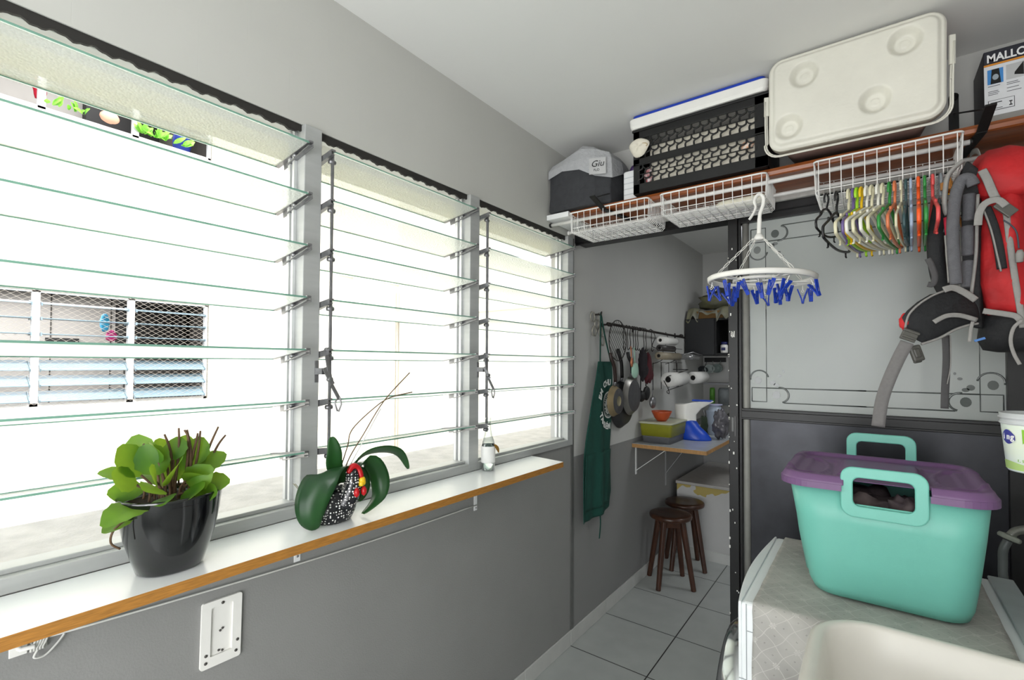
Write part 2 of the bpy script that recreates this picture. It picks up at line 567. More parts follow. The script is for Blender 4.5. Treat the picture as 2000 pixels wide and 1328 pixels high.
def opposite():
    t = thing('apartment_building', 'cream apartment block across the courtyard, seen through the louvres', 'building', (FX, 2, -3))
    wy0, wy1 = -1.25, 2.335
    mb = MB()
    zs = [(-1.78, -.70), (1.02, 2.10), (3.79, 4.91)]
    # wall strips around the window rows
    mb.box(FX-.15, -7, -3, FX, wy0, 7.6)
    mb.box(FX-.15, wy1, -3, FX, 5.1, 7.6)
    zz = -3
    for a, bb in zs:
        mb.box(FX-.15, wy0, zz, FX, wy1, a); zz = bb
    mb.box(FX-.15, wy0, zz, FX, wy1, 7.6)
    mb.box(FX, 4.24, -3, FX+.12, 4.72, 2.70)
    mb.box(FX, 4.0, 2.70, FX+.06, 5.1, 2.80)
    mb.build('wall', M_cream, t)
    mb = MB()
    mb.box(FX-.15, 5.1, -3, -.3, 5.25, 7.6)
    mb.box(FX, 5.04, 2.16, -.3, 5.1, 2.20)
    mb.build('end_wall', M_cream, t)
    MB().tube([(FX+.03, 5.07, -3), (FX+.03, 5.07, 2.6)], .02, 8).build('drain_pipe', pm('pipe_grey', '#b9ae9c', .7), t)
    Mr = pm('room_inside_grey', '#9b9894', .9, var=.05, scale=3)
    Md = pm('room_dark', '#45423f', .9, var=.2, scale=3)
    Mf = pm('window_frame_white', '#d4d2d2', .5)
    Mg = pm('slat_glass_blue', '#7f939d', .35, var=.06, scale=8)
    for zi, (a, bb) in enumerate(zs):
        if zi == 0: continue
        r = MB()
        r.box(FX-2.3, wy0-.2, a-.9, FX-2.2, wy1+.6, bb+.4, 0)
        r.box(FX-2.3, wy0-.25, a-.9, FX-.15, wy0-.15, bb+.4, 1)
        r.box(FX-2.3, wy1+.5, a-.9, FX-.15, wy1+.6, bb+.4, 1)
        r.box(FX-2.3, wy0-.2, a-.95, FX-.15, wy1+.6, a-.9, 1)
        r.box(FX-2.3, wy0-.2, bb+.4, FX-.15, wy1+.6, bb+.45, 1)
        if zi == 1:
            for y in (-.5, .1, .75, 1.35, 1.95):
                r.box(FX-2.2, y-.006, a-.9, FX-2.19, y+.006, bb+.4, 1)
            r.box(FX-2.2, 1.30, a+.62, FX-2.17, 1.62, a+.72, 2); r.box(FX-2.2, .95, a-.2, FX-2.17, 1.12, a-.14, 2)
            r.box(FX-2.2, 2.0, a+.62, FX-1.9, 2.7, a+1.2, 2); r.box(FX-2.2, 2.1, a-.1, FX-1.9, 2.8, a+.55, 1)
        else:
            r.box(FX-2.2, .2, a-.1, FX-2.0, .6, bb, 2); r.box(FX-2.2, 1.6, a-.1, FX-2.0, 2.4, bb, 2)
        r.build('room_inside', [Mr, Md, pm('room_black', '#1c1b1b', .6)], t)
        # bays with louvres
        for y0 in (-1.25, -.535, .18, .895, 1.61):
            f = MB(); y1 = y0+.715
            for x in (-.06,):
                f.box(FX-.07, y0, a, FX-.02, y0+.028, bb); f.box(FX-.07, y1-.028, a, FX-.02, y1, bb)
                f.box(FX-.07, y0, a, FX-.02, y1, a+.03); f.box(FX-.07, y0, bb-.02, FX-.02, y1, bb)
            wobj = f.build('window', Mf, t)
            g = MB()
            n = 7
            for i in range(n):
                if zi == 2 and i == 0: continue
                z = a+.09+i*.145
                tilt = .045 if i < 4 else (.0 if i < 6 else .012)
                if zi == 2: tilt = .004
                A = Vector((FX+.03, 0, z-tilt)); B = Vector((FX-.11, 0, z+tilt))
                g.add([(A.x, y0+.04, A.z), (A.x, y1-.04, A.z), (B.x, y1-.04, B.z), (B.x, y0+.04, B.z),
                       (A.x, y0+.04, A.z+.006), (A.x, y1-.04, A.z+.006), (B.x, y1-.04, B.z+.006), (B.x, y0+.04, B.z+.006)],
                      [(0, 1, 2, 3), (4, 5, 6, 7), (0, 1, 5, 4), (2, 3, 7, 6), (0, 3, 7, 4), (1, 2, 6, 5)])
                for yy in (y0+.034, y1-.034):
                    g.bar((A.x, yy, A.z), (B.x, yy, B.z), .008, .03)
            g.build('slats', Mg, wobj)
            if zi == 1:
                nmb = MB(); X = FX+.012; st = .075; w_ = .715; h_ = bb-a
                k = -h_
                while k < w_:
                    for sgn in (1, -1):
                        # diagonal cords clipped to the opening
                        pts = []
                        t0 = max(0, -k); t1 = min(h_*1.0, w_-k)
                        if t1-t0 > .02:
                            ya, yb_ = k+t0, k+t1
                            za, zb_ = t0*.62, t1*.62
                            seg = []
                            for rep in range(2):
                                z0_, z1_ = za+rep*h_*.62, zb_+rep*h_*.62
                                if z0_ > h_: continue
                                if z1_ > h_:
                                    q = (h_-z0_)/(z1_-z0_); z1_ = h_; e = ya+(yb_-ya)*q
                                else: e = yb_
                                sy, ey = (ya, e) if sgn > 0 else (w_-ya, w_-e)
                                nmb.tube([(X, y0+sy, a+z0_), (X, y0+ey, a+z1_)], .0016, 3, cap=False)
                    k += st
                nmb.build('safety_net', pm('net_cord', '#b7afa4', .8), wobj)
    return t


opposite()
struct('ground_outside', MB().box(FX-.1, -7, -3.1, -.1, 5.2, -3.0), M_concrete)

# ================================================================== helpers for placing things
def at(px, py, X=None, Y=None, Z=None):
    """point of the real scene where the sight line through a photo pixel meets a plane"""
    d = r2*((px-1000)/FPX)-u2*((py-688.18)/FPX)+cam_f
    c = Vector((1.25, 0, 1.43755))
    t = (X-c.x)/d.x if X is not None else (Y-c.y)/d.y if Y is not None else (Z-c.z)/d.z
    return c+d*t


def rr3(cx, cy, z, w, h, r, n=6):
    return [(cx+a, cy+b, z) for a, b in rrect(w, h, r, n)]


M_plywood = pm('plywood_edge', '#a4712f', .6, var=.25, scale=30, stretch=(1, 1, 12))
M_laminate = pm('white_laminate', '#eef0f1', .28, var=.01)
M_whitep = pm('white_plastic', '#e8e7e2', .4, var=.02)
M_string = pm('cord_white', '#cfcfca', .8)

# ================================================================== DOOR BETWEEN LAUNDRY AND KITCHEN
door = thing('door_1', None, None, (.78, 2.26, 0), kind='structure')
mb = MB()
mb.box(.752, 2.235, 0, .790, 2.285, 2.075)        # meeting stile
mb.box(.790, 2.248, 0, .802, 2.285, 2.075)
mb.box(.802, 2.240, 1.204, 1.606, 2.285, 1.252)   # mid rail
mb.box(.802, 2.232, 1.212, 1.606, 2.285, 1.242)
mb.box(.802, 2.240, 2.048, 1.606, 2.285, 2.095)
mb.box(1.606, 2.235, 0, 1.70, 2.285, 2.095)
mb.box(.802, 2.240, 0, 1.606, 2.285, .09)
mb.build('door_frame', M_black, door, bevel=.002)
M_strip = pm('grey_jamb_strip', '#8e8e89', .5, var=.08, scale=25)
MB().tube([(.818, 2.262, .09), (.818, 2.262, 2.048)], .014, 10).build('jamb_strip', M_strip, door)
M_fg = pm('etched_door_glass', '#a3a8a6', .30, var=.03, scale=5, spec=.4)
M_etch = pm('clear_etched_line', '#5b605f', .12, spec=.9)
mb = MB()
yg = 2.262
mb.box(.833, yg, 1.252, 1.606, yg+.006, 2.048, 0)


def eline(pts, w=.003, closed=False):
    mb.tube([(x, yg-.0005, z) for x, z in pts], w, 4, closed=closed, mat=1, flat=(1, .25), up=(0, 0, 1) if 0 else None)


def arc(cx, cz, r, a0, a1, n=14):
    return [(cx+r*math.cos(math.radians(a0+(a1-a0)*i/n)), cz+r*math.sin(math.radians(a0+(a1-a0)*i/n))) for i in range(n+1)]


def disc(cx, cz, rx, rz, n=14):
    mb.prism([(cx+rx*math.cos(2*PI*k/n), cz+rz*math.sin(2*PI*k/n)) for k in range(n)], lambda u, v, w: (u, yg-.001+w, v), .002, mat=1)


for sx_, ox in ((1, .833), (-1, 1.606)):
    for sz_, oz in ((1, 1.252), (-1, 2.048)):
        T = lambda P: [(ox+sx_*x, oz+sz_*z) for x, z in P]
        eline(T([(.006, .030), (.062, .030), (.062, .088), (.006, .088), (.006, .030)]))
        eline(T([(.062, .088), (.40, .088)]), .0032)
        eline(T([(.125, .028), (.40, .028)]), .0032)
        eline(T([(.062, .088), (.062, .42)]), .0018)
        eline(T(arc(.112, .060, .031, -75, 100)), .005)
        eline(T(arc(.035, .128, .034, 10, 190)), .004)
        c = T([(.098, .060), (.030, .120), (.085, .110), (.098, .102), (.112, .140), (.125, .158)])
        disc(*c[0], .015, .017); disc(*c[1], .014, .016); disc(*c[2], .011, .010); disc(*c[3], .010, .007)
        disc(*c[4], .007, .005); disc(*c[5], .004, .005)
mb.build('glass_pane', [M_fg, M_etch], door)
M_lowp = pm('dark_metal_panel', '#34353a', .30, .45, var=.2, scale=12, bump=.03, bscale=400)
MB().box(.833, 2.256, .09, 1.606, 2.27, 1.204).build('lower_panel', M_lowp, door)
mb = MB()
mb.box(.764, 2.231, 1.15, .772, 2.236, 1.21); mb.box(.776, 2.231, 1.13, .779, 2.236, 1.215)
mb.build('pull_recess', pm('dark_steel', '#5a5a5a', .4, .7), door)
mb = MB()
random.seed(3)
for k in range(34):
    z = random.uniform(.3, 1.95); x = .752+random.choice((0, .001, random.uniform(0, .036)))
    r = random.uniform(.0012, .003)
    mb.box(x-r, 2.2335, z-r*random.uniform(.8, 4), x+r, 2.2352, z+r)
for k in range(7): mb.box(.762+k*.002, 2.2335, 1.56+.006*math.sin(k*2), .7655+k*.002, 2.2352, 1.575+.008*math.sin(k*1.3))
mb.build('paint_chips', M_whitep, door)
struct('lintel', MB().box(.0, 2.215, 2.074, XR, 2.335, 2.152).box(.0, 2.222, 2.064, .752, 2.232, 2.074), M_black).name = 'trim_3'

# ================================================================== SILL BOARD
mb = MB()
poly = [(.0155, -.70), (.198, -.70), (.198, 1.770), (.0155, 1.798)]
n = 4
vs = [(x, y, .9995) for x, y in poly]+[(x, y, 1.0215) for x, y in poly]
mb.add(vs, [(3, 2, 1, 0)], 0); mb.add(vs, [(4, 5, 6, 7)], 0)
mb.add(vs, [(0, 1, 5, 4), (1, 2, 6, 5), (2, 3, 7, 6), (3, 0, 4, 7)], 1)
t = mb.build('sill_board', [M_laminate, M_plywood], None, fix=False)
tag(t, 'long narrow white shelf board with orange plywood edge below the louvre windows', 'shelf')
for i, (y, lab) in enumerate(((.70, 'small white metal bracket under the sill board, beside the orchid'), (1.43, 'small white metal bracket under the sill board, near the glass bottle'))):
    b = thing('shelf_bracket', lab, 'bracket', (0, y, .87))
    m = MB(); m.box(.0005, y-.009, .862 if i else .90, .0025, y+.009, .9995); m.box(.0025, y-.009, .9965, .13, y+.009, .9993)
    m.bar((.004, y, .92), (.07, y, .996), .012, .002)
    m.build('plate', M_white, b, bevel=.0005)
    m = MB(); m.tube([(.002, y, .872 if i else .915), (.005, y, .872 if i else .915)], .003, 10); m.build('screw', M_zinc, b)
mb = MB()
P = [(.007, .205+(1.43-.205)*k/20, .921+(.884-.921)*k/20-.012*math.sin(PI*k/20)) for k in range(21)]
mb.tube(P, .0022, 6)
ln = mb.build('clothesline', M_string); tag(ln, 'thin white cord strung along the wall under the sill board', 'cord')
hk = thing('line_hook', 'white wall hook with knotted cord under the sill board at the left', 'hook', (0, .19, .915))
m = MB(); m.box(.0005, .158, .902, .004, .182, .930); m.tube([(.004, .17, .916), (.014, .172, .916), (.018, .19, .916)], .004, 8); m.build('hook_plate', M_whitep, hk, bevel=.001)
m = MB()
for k in range(5): m.tube([(.008+.006*math.cos(a), .188+.004*k+.003*math.sin(a*2), .916+.012*math.sin(a)) for a in [2*PI*q/12 for q in range(12)]], .002, 6, closed=True)
m.tube(smoothpath([(.01, .195, .905), (.012, .19, .893), (.010, .205, .890), (.009, .222, .905), (.008, .232, .918)]), .002, 6)
m.build('cord_knot', M_string, hk)

# wall plate
wp = thing('wall_plate', 'old white plastic outlet frame with screw holes on the grey wall', 'wall plate', (0, .512, .80))
Mx = frame_m((0.0005, .512, .80), (0, 1, -.015), (0, -.0871, 1))
m = MB(); n8 = 6
out = rrect(.088, .152, .006, n8); inn = rrect(.048, .112, .003, n8)
vs = [Mx @ Vector((u, v, 0)) for u, v in out]+[Mx @ Vector((u, v, .007)) for u, v in out]+[Mx @ Vector((u, v+.004, .007)) for u, v in inn]+[Mx @ Vector((u, v+.004, .0015)) for u, v in inn]
N = len(out); fs = []
for q in range(3):
    for k in range(N): fs.append((q*N+k, q*N+(k+1) % N, (q+1)*N+(k+1) % N, (q+1)*N+k))
fs.append(tuple(range(3*N, 4*N)))
m.add(vs, fs); m.build('frame', M_whitep, wp)
m = MB()
for u, v in ((-.033, -.062), (.033, -.06), (-.033, -.045), (.036, -.035), (0, .066), (-.004, -.045), (.004, -.048), (-.002, .0), (.003, .004)):
    big = abs(u) > .01 or v > .05
    m = MB(); m.tube([Mx @ Vector((u, v, .0016)), Mx @ Vector((u, v, .0082 if big else .004))], .0035 if big else .0025, 10)
    m.build('screw', pm('screw_dark', '#4c4a46', .6), wp)

# ================================================================== THINGS ON THE SILL
Z0 = 1.0217
# black pot with kalanchoe
M_leaf = pm('kalanchoe_leaf', '#5f8c1e', .45, var=.2, scale=14, col2='#2f5f22', spec=.4)
nt, b = nodes_of(M_leaf); b.inputs['Subsurface Weight'].default_value = .0
tlm = nt.nodes.new('ShaderNodeBsdfTranslucent'); tlm.inputs[0].default_value = (.42, .62, .05, 1)
mxs = nt.nodes.new('ShaderNodeMixShader'); mxs.inputs[0].default_value = .35
ou = [q for q in nt.nodes if q.type == 'OUTPUT_MATERIAL'][0]
nt.links.new(b.outputs[0], mxs.inputs[1]); nt.links.new(tlm.outputs[0], mxs.inputs[2]); nt.links.new(mxs.outputs[0], ou.inputs[0])
PC = Vector((.105, .372, Z0))
pp = thing('potted_kalanchoe', 'glossy black pot of scalloped green leafy plant on the sill board', 'potted plant', PC)
m = MB()
prof = [(.050, 0), (.056, .004), (.064, .03), (.076, .07), (.083, .11), (.087, .146), (.0885, .150), (.0865, .152), (.084, .149), (.082, .135), (.02, .132), (.0, .132)]
rings = []
for r, z in prof:
    sq = 1.0
    rings.append([PC+Vector(((r*(1+.05*abs(math.cos(2*a))**1.0*(-1 if z < .03 else 0)))*math.cos(a)*.92, r*math.sin(a)*1.03, z)) for a in [2*PI*k/40 for k in range(40)]])
m.loft(rings, cap0=True, cap1=False)
m.build('pot', pm('black_gloss_plastic', '#0c0d0f', .12, spec=.7, coat=.5), pp)
m = MB(); m.lathe([(0, .137), (.03, .141), (.06, .138), (.080, .136)], 24, PC, cap=False)
m.build('soil', pm('potting_soil', '#3a2a1e', 1, var=.5, scale=90, bump=.8), pp)


def leaf_blade(mb, base, tip, width, normal, curl=.15, nu=8, nv=6, scallop=.06, mat=0, fold=.12):
    base = Vector(base); tip = Vector(tip); d = tip-base; L = d.length; d.normalize()
    nrm = Vector(normal); nrm = (nrm-d*nrm.dot(d)).normalized(); s = d.cross(nrm)

    def fn(u, v):
        w = math.sin(PI*min(1, u*.93+.035))**.7*width/2*(1+scallop*math.sin(u*PI*9))
        q = (v-.5)*2
        return base+d*(L*u)+s*(w*q)+nrm*(curl*L*(math.sin(u*PI*.9)*.6-u*u*.9)+abs(q)*w*fold)
    mb.grid(fn, nu, nv, mat)


m = MB(); stems = MB(); random.seed(11)
top = PC+Vector((0, 0, .14))
cl = []
# (dy, dz, dx, size, yaw) laid out from the plant's own shape: dense mound leaning towards the near end
specs = [(-.075, .085, .0, .075), (-.055, .105, -.02, .07), (-.09, .06, .02, .06), (-.03, .085, .02, .07), (-.02, .06, .05, .075), (.0, .05, .0, .07),
         (-.10, .07, -.03, .05), (-.045, .045, .05, .06), (-.075, -.005, .045, .08), (-.095, -.02, .02, .06), (.02, .075, -.02, .06), (.03, .04, .03, .065), (.05, .09, .0, .065),
         (.065, .075, .02, .06), (.035, .11, -.03, .06), (.0, .10, -.04, .06), (.06, .03, .03, .06), (-.01, .03, -.04, .07), (-.03, .02, .06, .05), (.045, .015, .05, .05), (-.06, .03, -.03, .06),
         (.01, .02, .06, .06), (.0, .12, .01, .05), (-.04, .12, .02, .05), (.075, .055, -.02, .045), (-.05, .065, .045, .055), (.02, .055, .045, .055)]
for dy, dz, dx, sz in specs:
    c = top+Vector((dx, dy, dz))
    root = top+Vector((dx*.35, dy*.45, max(-.005, dz*.35)))
    out = (c-root).normalized()
    st = root+(c-root)*.45
    stems.tube(smoothpath([root-Vector((0, 0, .02)), root, st], 4), .0022, 5)
    tip = st+(out+Vector((random.uniform(-.3, .4), random.uniform(-.3, .3), random.uniform(-.5, .2)))).normalized()*sz*.95
    nrm = Vector((random.uniform(.2, 1), random.uniform(-.7, .5), random.uniform(.4, 1)))
    leaf_blade(m, st, tip, sz*.85, nrm, curl=random.uniform(-.1, .22))
m.build('foliage', M_leaf, pp)
for p0, p1 in (((0, .03, .03), (.0, .025, .135)), ((0, .03, .03), (0, .05, .13)), ((0, .035, .04), (0, .085, .135)), ((0, .05, .06), (.0, .10, .115)), ((0, .0, .04), (0, -.015, .13)), ((0, .0, .03), (0, .01, .14)), ((0, .025, .09), (0, .02, .135)), ((0, -.02, .05), (0, -.05, .115)), ((0, .0, .02), (.01, -.03, .10)), ((0, .03, .1), (0, .045, .125))):
    stems.tube(smoothpath([top+Vector(p0)-Vector((0, 0, .05)), top+(Vector(p0)+Vector(p1))/2+Vector((.004, .004, 0)), top+Vector(p1)], 5), [.0032-.0012*k/10 for k in range(11)], 6)
stems.tube(smoothpath([top+Vector((.03, -.07, -.01)), top+Vector((.035, -.10, -.03)), top+Vector((.03, -.104, -.055)), top+Vector((.03, -.09, -.07))], 5), .002, 5)
stems.build('stem', pm('plant_stem_brown', '#5b4632', .8, var=.25, scale=60), pp)

# hen planter with orchid
HC = Vector((.110, .738, Z0))
oc = thing('orchid_planter', 'guinea hen shaped planter holding an orchid with broad drooping leaves', 'potted plant', HC)
hm = pm('speckled_glaze', '#0e0f12', .25, spec=.6)
nt, b = nodes_of(hm)
tc = nt.nodes.new('ShaderNodeTexCoord'); vo = nt.nodes.new('ShaderNodeTexVoronoi'); vo.inputs['Scale'].default_value = 145; vo.inputs['Randomness'].default_value = .45
nt.links.new(tc.outputs['Object'], vo.inputs['Vector'])
lt = nt.nodes.new('ShaderNodeMath'); lt.operation = 'LESS_THAN'; lt.inputs[1].default_value = .30
nt.links.new(vo.outputs['Distance'], lt.inputs[0])
mx = nt.nodes.new('ShaderNodeMix'); mx.data_type = 'RGBA'; mx.inputs[6].default_value = (.01, .011, .014, 1); mx.inputs[7].default_value = (.85, .84, .8, 1)
nt.links.new(lt.outputs[0], mx.inputs[0]); nt.links.new(mx.outputs[2], b.inputs['Base Color'])
m = MB()
rings = []
for z, ry, rx, cy in ((0, .040, .032, -.002), (.004, .048, .038, 0), (.02, .058, .044, 0), (.04, .063, .047, .002), (.06, .060, .044, .004), (.075, .050, .037, .006), (.085, .040, .03, .006), (.086, .034, .026, .006), (.07, .03, .022, .006)):
    rings.append([HC+Vector((rx*math.cos(a), cy+ry*math.sin(a), z)) for a in [2*PI*k/36 for k in range(36)]])
m.loft(rings, cap1=True)
hb = m.build('hen_body', hm, oc)
m = MB()
hp = smoothpath([HC+Vector((.028, .014, .045)), HC+Vector((.040, .024, .078)), HC+Vector((.044, .028, .105)), HC+Vector((.046, .024, .125)), HC+Vector((.050, .016, .134))], 5)
m.tube(hp, [.029-.0008*k if k < 12 else .0194-.0007*(k-12) for k in range(len(hp))], 16)
m.build('hen_neck', hm, oc)
M_red = pm('red_glaze', '#b3161c', .25)
m = MB(); m.tube(smoothpath([HC+Vector((.050, .008, .130)), HC+Vector((.052, .022, .146)), HC+Vector((.056, .036, .138)), HC+Vector((.062, .042, .112))], 5), [.004, .006, .007, .007, .008, .008, .008, .008, .007, .007, .007, .007, .007, .007, .006, .005], 10); m.build('comb', M_red, oc)
m = MB(); m.lathe([(.0, .0), (.005, .004), (.009, .014), (.0085, .02), (.0, .024)], 12, mtx=frame_m(HC+Vector((.070, .046, .095)), (0, .9, .3), (-.8, .2, -.3)) @ Matrix.Identity(4)); m.lathe([(0, 0), (.007, .003), (.007, .012), (0, .016)], 12, HC+Vector((.066, .038, .092))); m.build('beak', pm('yellow_glaze', '#e0b820', .25), oc)
m = MB()
for dy in (-.010, .012): m.lathe([(0, -.022), (.007, -.016), (.008, -.006), (.004, .002), (0, .004)], 12, HC+Vector((.066, .034+dy, .088)))
m.build('wattle', M_red, oc)
m = MB(); m.lathe([(0, 0), (.0035, .0005), (.004, .0015), (0, .003)], 12, mtx=frame_m(HC+Vector((.063, .008, .112)), (0, 1, 0), (0, 0, 1))); m.build('eye', M_white, oc)
M_orch = pm('orchid_leaf', '#2c5a2c', .35, var=.2, scale=10, col2='#1d3f24', spec=.5)
nt, b = nodes_of(M_orch)
tlm = nt.nodes.new('ShaderNodeBsdfTranslucent'); tlm.inputs[0].default_value = (.2, .45, .06, 1)
mxs = nt.nodes.new('ShaderNodeMixShader'); mxs.inputs[0].default_value = .22
ou = [q for q in nt.nodes if q.type == 'OUTPUT_MATERIAL'][0]
nt.links.new(b.outputs[0], mxs.inputs[1]); nt.links.new(tlm.outputs[0], mxs.inputs[2]); nt.links.new(mxs.outputs[0], ou.inputs[0])


def strap_leaf(pts, w, side, parent, pw=.6, name='leaf'):
    P = smoothpath(pts, 6); N = len(P); mb = MB(); rows = []
    for i, p in enumerate(P):
        t = (P[min(i+1, N-1)]-P[max(i-1, 0)]).normalized()
        s = Vector(side); s = (s-t*s.dot(t)).normalized(); nn = t.cross(s)
        u = i/(N-1); ww = w/2*(math.sin(PI*(.12+.86*u)))**pw
        rows.append([p+s*ww*q+nn*(-abs(q)*ww*.28) for q in (-1, -.66, -.33, 0, .33, .66, 1)])
    mb.loft(rows, closed=False, cap0=False, cap1=False)
    return mb.build(name, M_orch, parent, solid=.0018, fix=False)


R0 = HC+Vector((.0, .020, .095))
strap_leaf([R0, R0+Vector((.02, -.03, .045)), R0+Vector((.035, -.075, .040)), R0+Vector((.04, -.105, -.01)), R0+Vector((.04, -.108, -.06)), R0+Vector((.035, -.092, -.092))], .085, (.55, .75, .3), oc)
strap_leaf([R0, R0+Vector((.0, -.02, .05)), R0+Vector((.01, -.028, .09)), R0+Vector((.012, -.036, .128))], .042, (.3, .9, .1), oc)
strap_leaf([R0+Vector((0, .01, .01)), R0+Vector((.01, .06, .06)), R0+Vector((.01, .13, .068)), R0+Vector((.01, .19, .05)), R0+Vector((.01, .225, .0))], .040, (.8, 0, .6), oc)
strap_leaf([R0+Vector((.0, .01, .01)), R0+Vector((.02, .07, .045)), R0+Vector((.025, .105, .0)), R0+Vector((.028, .10, -.05)), R0+Vector((.028, .05, -.088))], .055, (.6, .5, .35), oc)
strap_leaf([R0+Vector((.0, .01, .01)), R0+Vector((.0, .05, .02)), R0+Vector((.005, .07, -.02)), R0+Vector((.005, .055, -.06))], .04, (.5, .8, .1), oc)
m = MB()
m.tube(smoothpath([R0, (.10, .79, 1.175), (.10, .835, 1.235), (.10, .905, 1.325), (.10, 1.003, 1.408)], 6), .0018, 6)
m.tube(smoothpath([R0+Vector((0, 0, .04)), (.10, .785, 1.21), (.10, .80, 1.255), (.10, .875, 1.31), (.10, .93, 1.335), (.10, 1.014, 1.347)], 6), .0018, 6)
m.build('flower_spike', pm('dry_spike', '#6b5a44', .8, var=.2, scale=80), oc)
m = MB(); m.tube([R0, (.10, .895, 1.305)], .0014, 6); m.build('support_stick', M_whitep, oc)

# little white cup with a wiry plant behind the orchid
CC = Vector((.048, .700, Z0))
cp = thing('small_plant_cup', 'small white cup with a wiry seedling beside the window mullion', 'potted plant', CC)
m = MB(); m.lathe([(.016, 0), (.019, .02), (.024, .055), (.025, .057), (.022, .055), (.018, .02), (0, .018)], 24, CC); m.build('cup', pm('white_porcelain', '#eeeeea', .2), cp)
m = MB(); random.seed(5)
for k in range(6):
    a = random.uniform(0, 6.28); q = Vector((math.cos(a)*.012, math.sin(a)*.018, 0))
    m.tube(smoothpath([CC+Vector((0, 0, .02)), CC+Vector((0, 0, .06))+q*.5, CC+Vector((0, 0, .085))+q*1.4, CC+Vector((0, 0, .075+.03*random.random()))+q*2.2], 4), .0012, 5)
m.build('seedling', pm('pale_stem', '#a7a596', .7), cp)

# glass bottle
BC = Vector((.048, 1.450, Z0))
bo = thing('glass_bottle', 'small clear glass bottle with white label on the sill board', 'bottle', BC)
Mg = bpy.data.materials.new('clear_glass'); Mg.use_nodes = True
nt = Mg.node_tree; nt.nodes.clear()
o_ = nt.nodes.new('ShaderNodeOutputMaterial'); tp = nt.nodes.new('ShaderNodeBsdfTransparent'); tp.inputs[0].default_value = (.86, .9, .89, 1)
gl = nt.nodes.new('ShaderNodeBsdfGlossy'); gl.inputs[1].default_value = .05
lw = nt.nodes.new('ShaderNodeLayerWeight'); lw.inputs[0].default_value = .35; mxx = nt.nodes.new('ShaderNodeMixShader')
nt.links.new(lw.outputs['Facing'], mxx.inputs[0]); nt.links.new(tp.outputs[0], mxx.inputs[1]); nt.links.new(gl.outputs[0], mxx.inputs[2]); nt.links.new(mxx.outputs[0], o_.inputs[0])
M_clear = Mg
m = MB()
pf = [(.0, .002), (.022, 0), (.0265, .004), (.0270, .095), (.024, .112), (.015, .140), (.0105, .165), (.0100, .196), (.0115, .197), (.0115, .203), (.0090, .204)]
m.lathe(pf, 28, BC, cap=False); m.build('bottle_glass', M_clear, bo)
m = MB(); m.lathe([(.0275, .032), (.0277, .033), (.0277, .094), (.0275, .095)], 28, BC, cap=False); m.build('paper_label', pm('paper_white', '#e6e6e4', .8), bo)
m = MB(); m.lathe([(0, .003), (.0245, .004), (.0250, .105), (.0, .1055)], 28, BC); m.build('water', pm('water_tint', '#dfe9e6', .05, trans=1, spec=.3), bo)
m = MB(); leaf_blade(m, BC+Vector((.024, .006, .102)), BC+Vector((.034, .030, .068)), .018, (1, 0, .2)); m.build('dry_leaf', pm('dry_leaf', '#8a6420', .7), bo)

# ================================================================== HIGH SHELF AND RODS
M_wood = pm('varnished_wood', '#8a4a22', .35, var=.35, scale=14, stretch=(.6, 8, 8), coat=.2)
m = MB()
prf = [(2.215, 2.130), (1.966, 2.130), (1.958, 2.133), (1.955, 2.144), (1.958, 2.155), (1.966, 2.158), (2.215, 2.158)]
m.prism(prf, lambda y, z, w: (.125+w, y, z), XR-.005-.125)
tag(m.build('wall_shelf', M_wood), 'long varnished wooden shelf high above the kitchen doorway', 'shelf')
m = MB(); m.box(.004, 1.935, 2.128, .1235, 2.21, 2.152)
tag(m.build('white_board', M_white, bevel=.001), 'short white board in the corner at the left end of the wooden shelf', 'board')
M_blk = pm('black_iron', '#101010', .55)


def bracket(x, lab, tilt=.03):
    b = thing('shelf_bracket', lab, 'bracket', (x, 2.2, 2.12))
    m = MB(); m.bar((x, 2.214, 2.165), (x, 2.214, 2.36), .026, .006, up=(0, 1, 0)); m.tube([(x, 2.205, 2.36), (x, 2.214, 2.36)], .013, 12)
    m.build('wall_leg', M_blk, b)
    m = MB(); m.bar((x, 2.21, 2.122), (x+tilt, 1.93, 2.122), .024, .006); m.bar((x+tilt, 1.93, 2.124), (x+tilt*1.2, 1.835, 2.158), .024, .006)
    m.build('arm', M_blk, b)
    m = MB(); m.tube([(x+tilt, 1.87, 2.163), (x, 2.205, 2.30)], .0028, 8); m.build('brace', M_blk, b)


bracket(1.485, 'black iron bracket at the right end of the shelf, beside the boxed goods')
bracket(.352, 'black iron bracket at the left end of the shelf, beside the grey bag', -.045)
M_rod = pm('white_rod', '#deddda', .35)
r1 = thing('closet_rod', 'white rod mounted under the front edge of the wooden shelf', 'rod', (.75, 1.972, 2.110))
MB().tube([(.006, 1.972, 2.112), (1.495, 1.972, 2.112)], .008, 12).build('tube', M_rod, r1)
m = MB(); m.tube([(.0005, 1.972, 2.112), (.010, 1.972, 2.112)], .0105, 12); m.build('end_cap', M_blk, r1); m = MB(); m.tube([(1.494, 1.972, 2.112), (1.502, 1.972, 2.112)], .0105, 12); m.build('end_cap', M_blk, r1)
r2_ = thing('closet_rod', 'white rod running behind the wire baskets, nearer the wall', 'rod', (.75, 2.095, 2.098))
MB().tube([(.035, 2.095, 2.098), (1.695, 2.095, 2.098)], .0075, 12).build('tube', M_rod, r2_)
m = MB(); m.tube([(.030, 2.095, 2.098), (.040, 2.095, 2.098)], .0105, 12); m.build('end_cap', M_rod, r2_)
m = MB(); m.box(.13, 2.1955, 2.105, XR-.006, 2.2145, 2.128)
tag(m.build('cable_channel', pm('channel_white', '#cfcfcb', .6, var=.1, scale=40), bevel=.001), 'white plastic channel fixed to the wall under the wooden shelf', 'cable channel')

M_wire = pm('white_coated_wire', '#e8e8e6', .3)


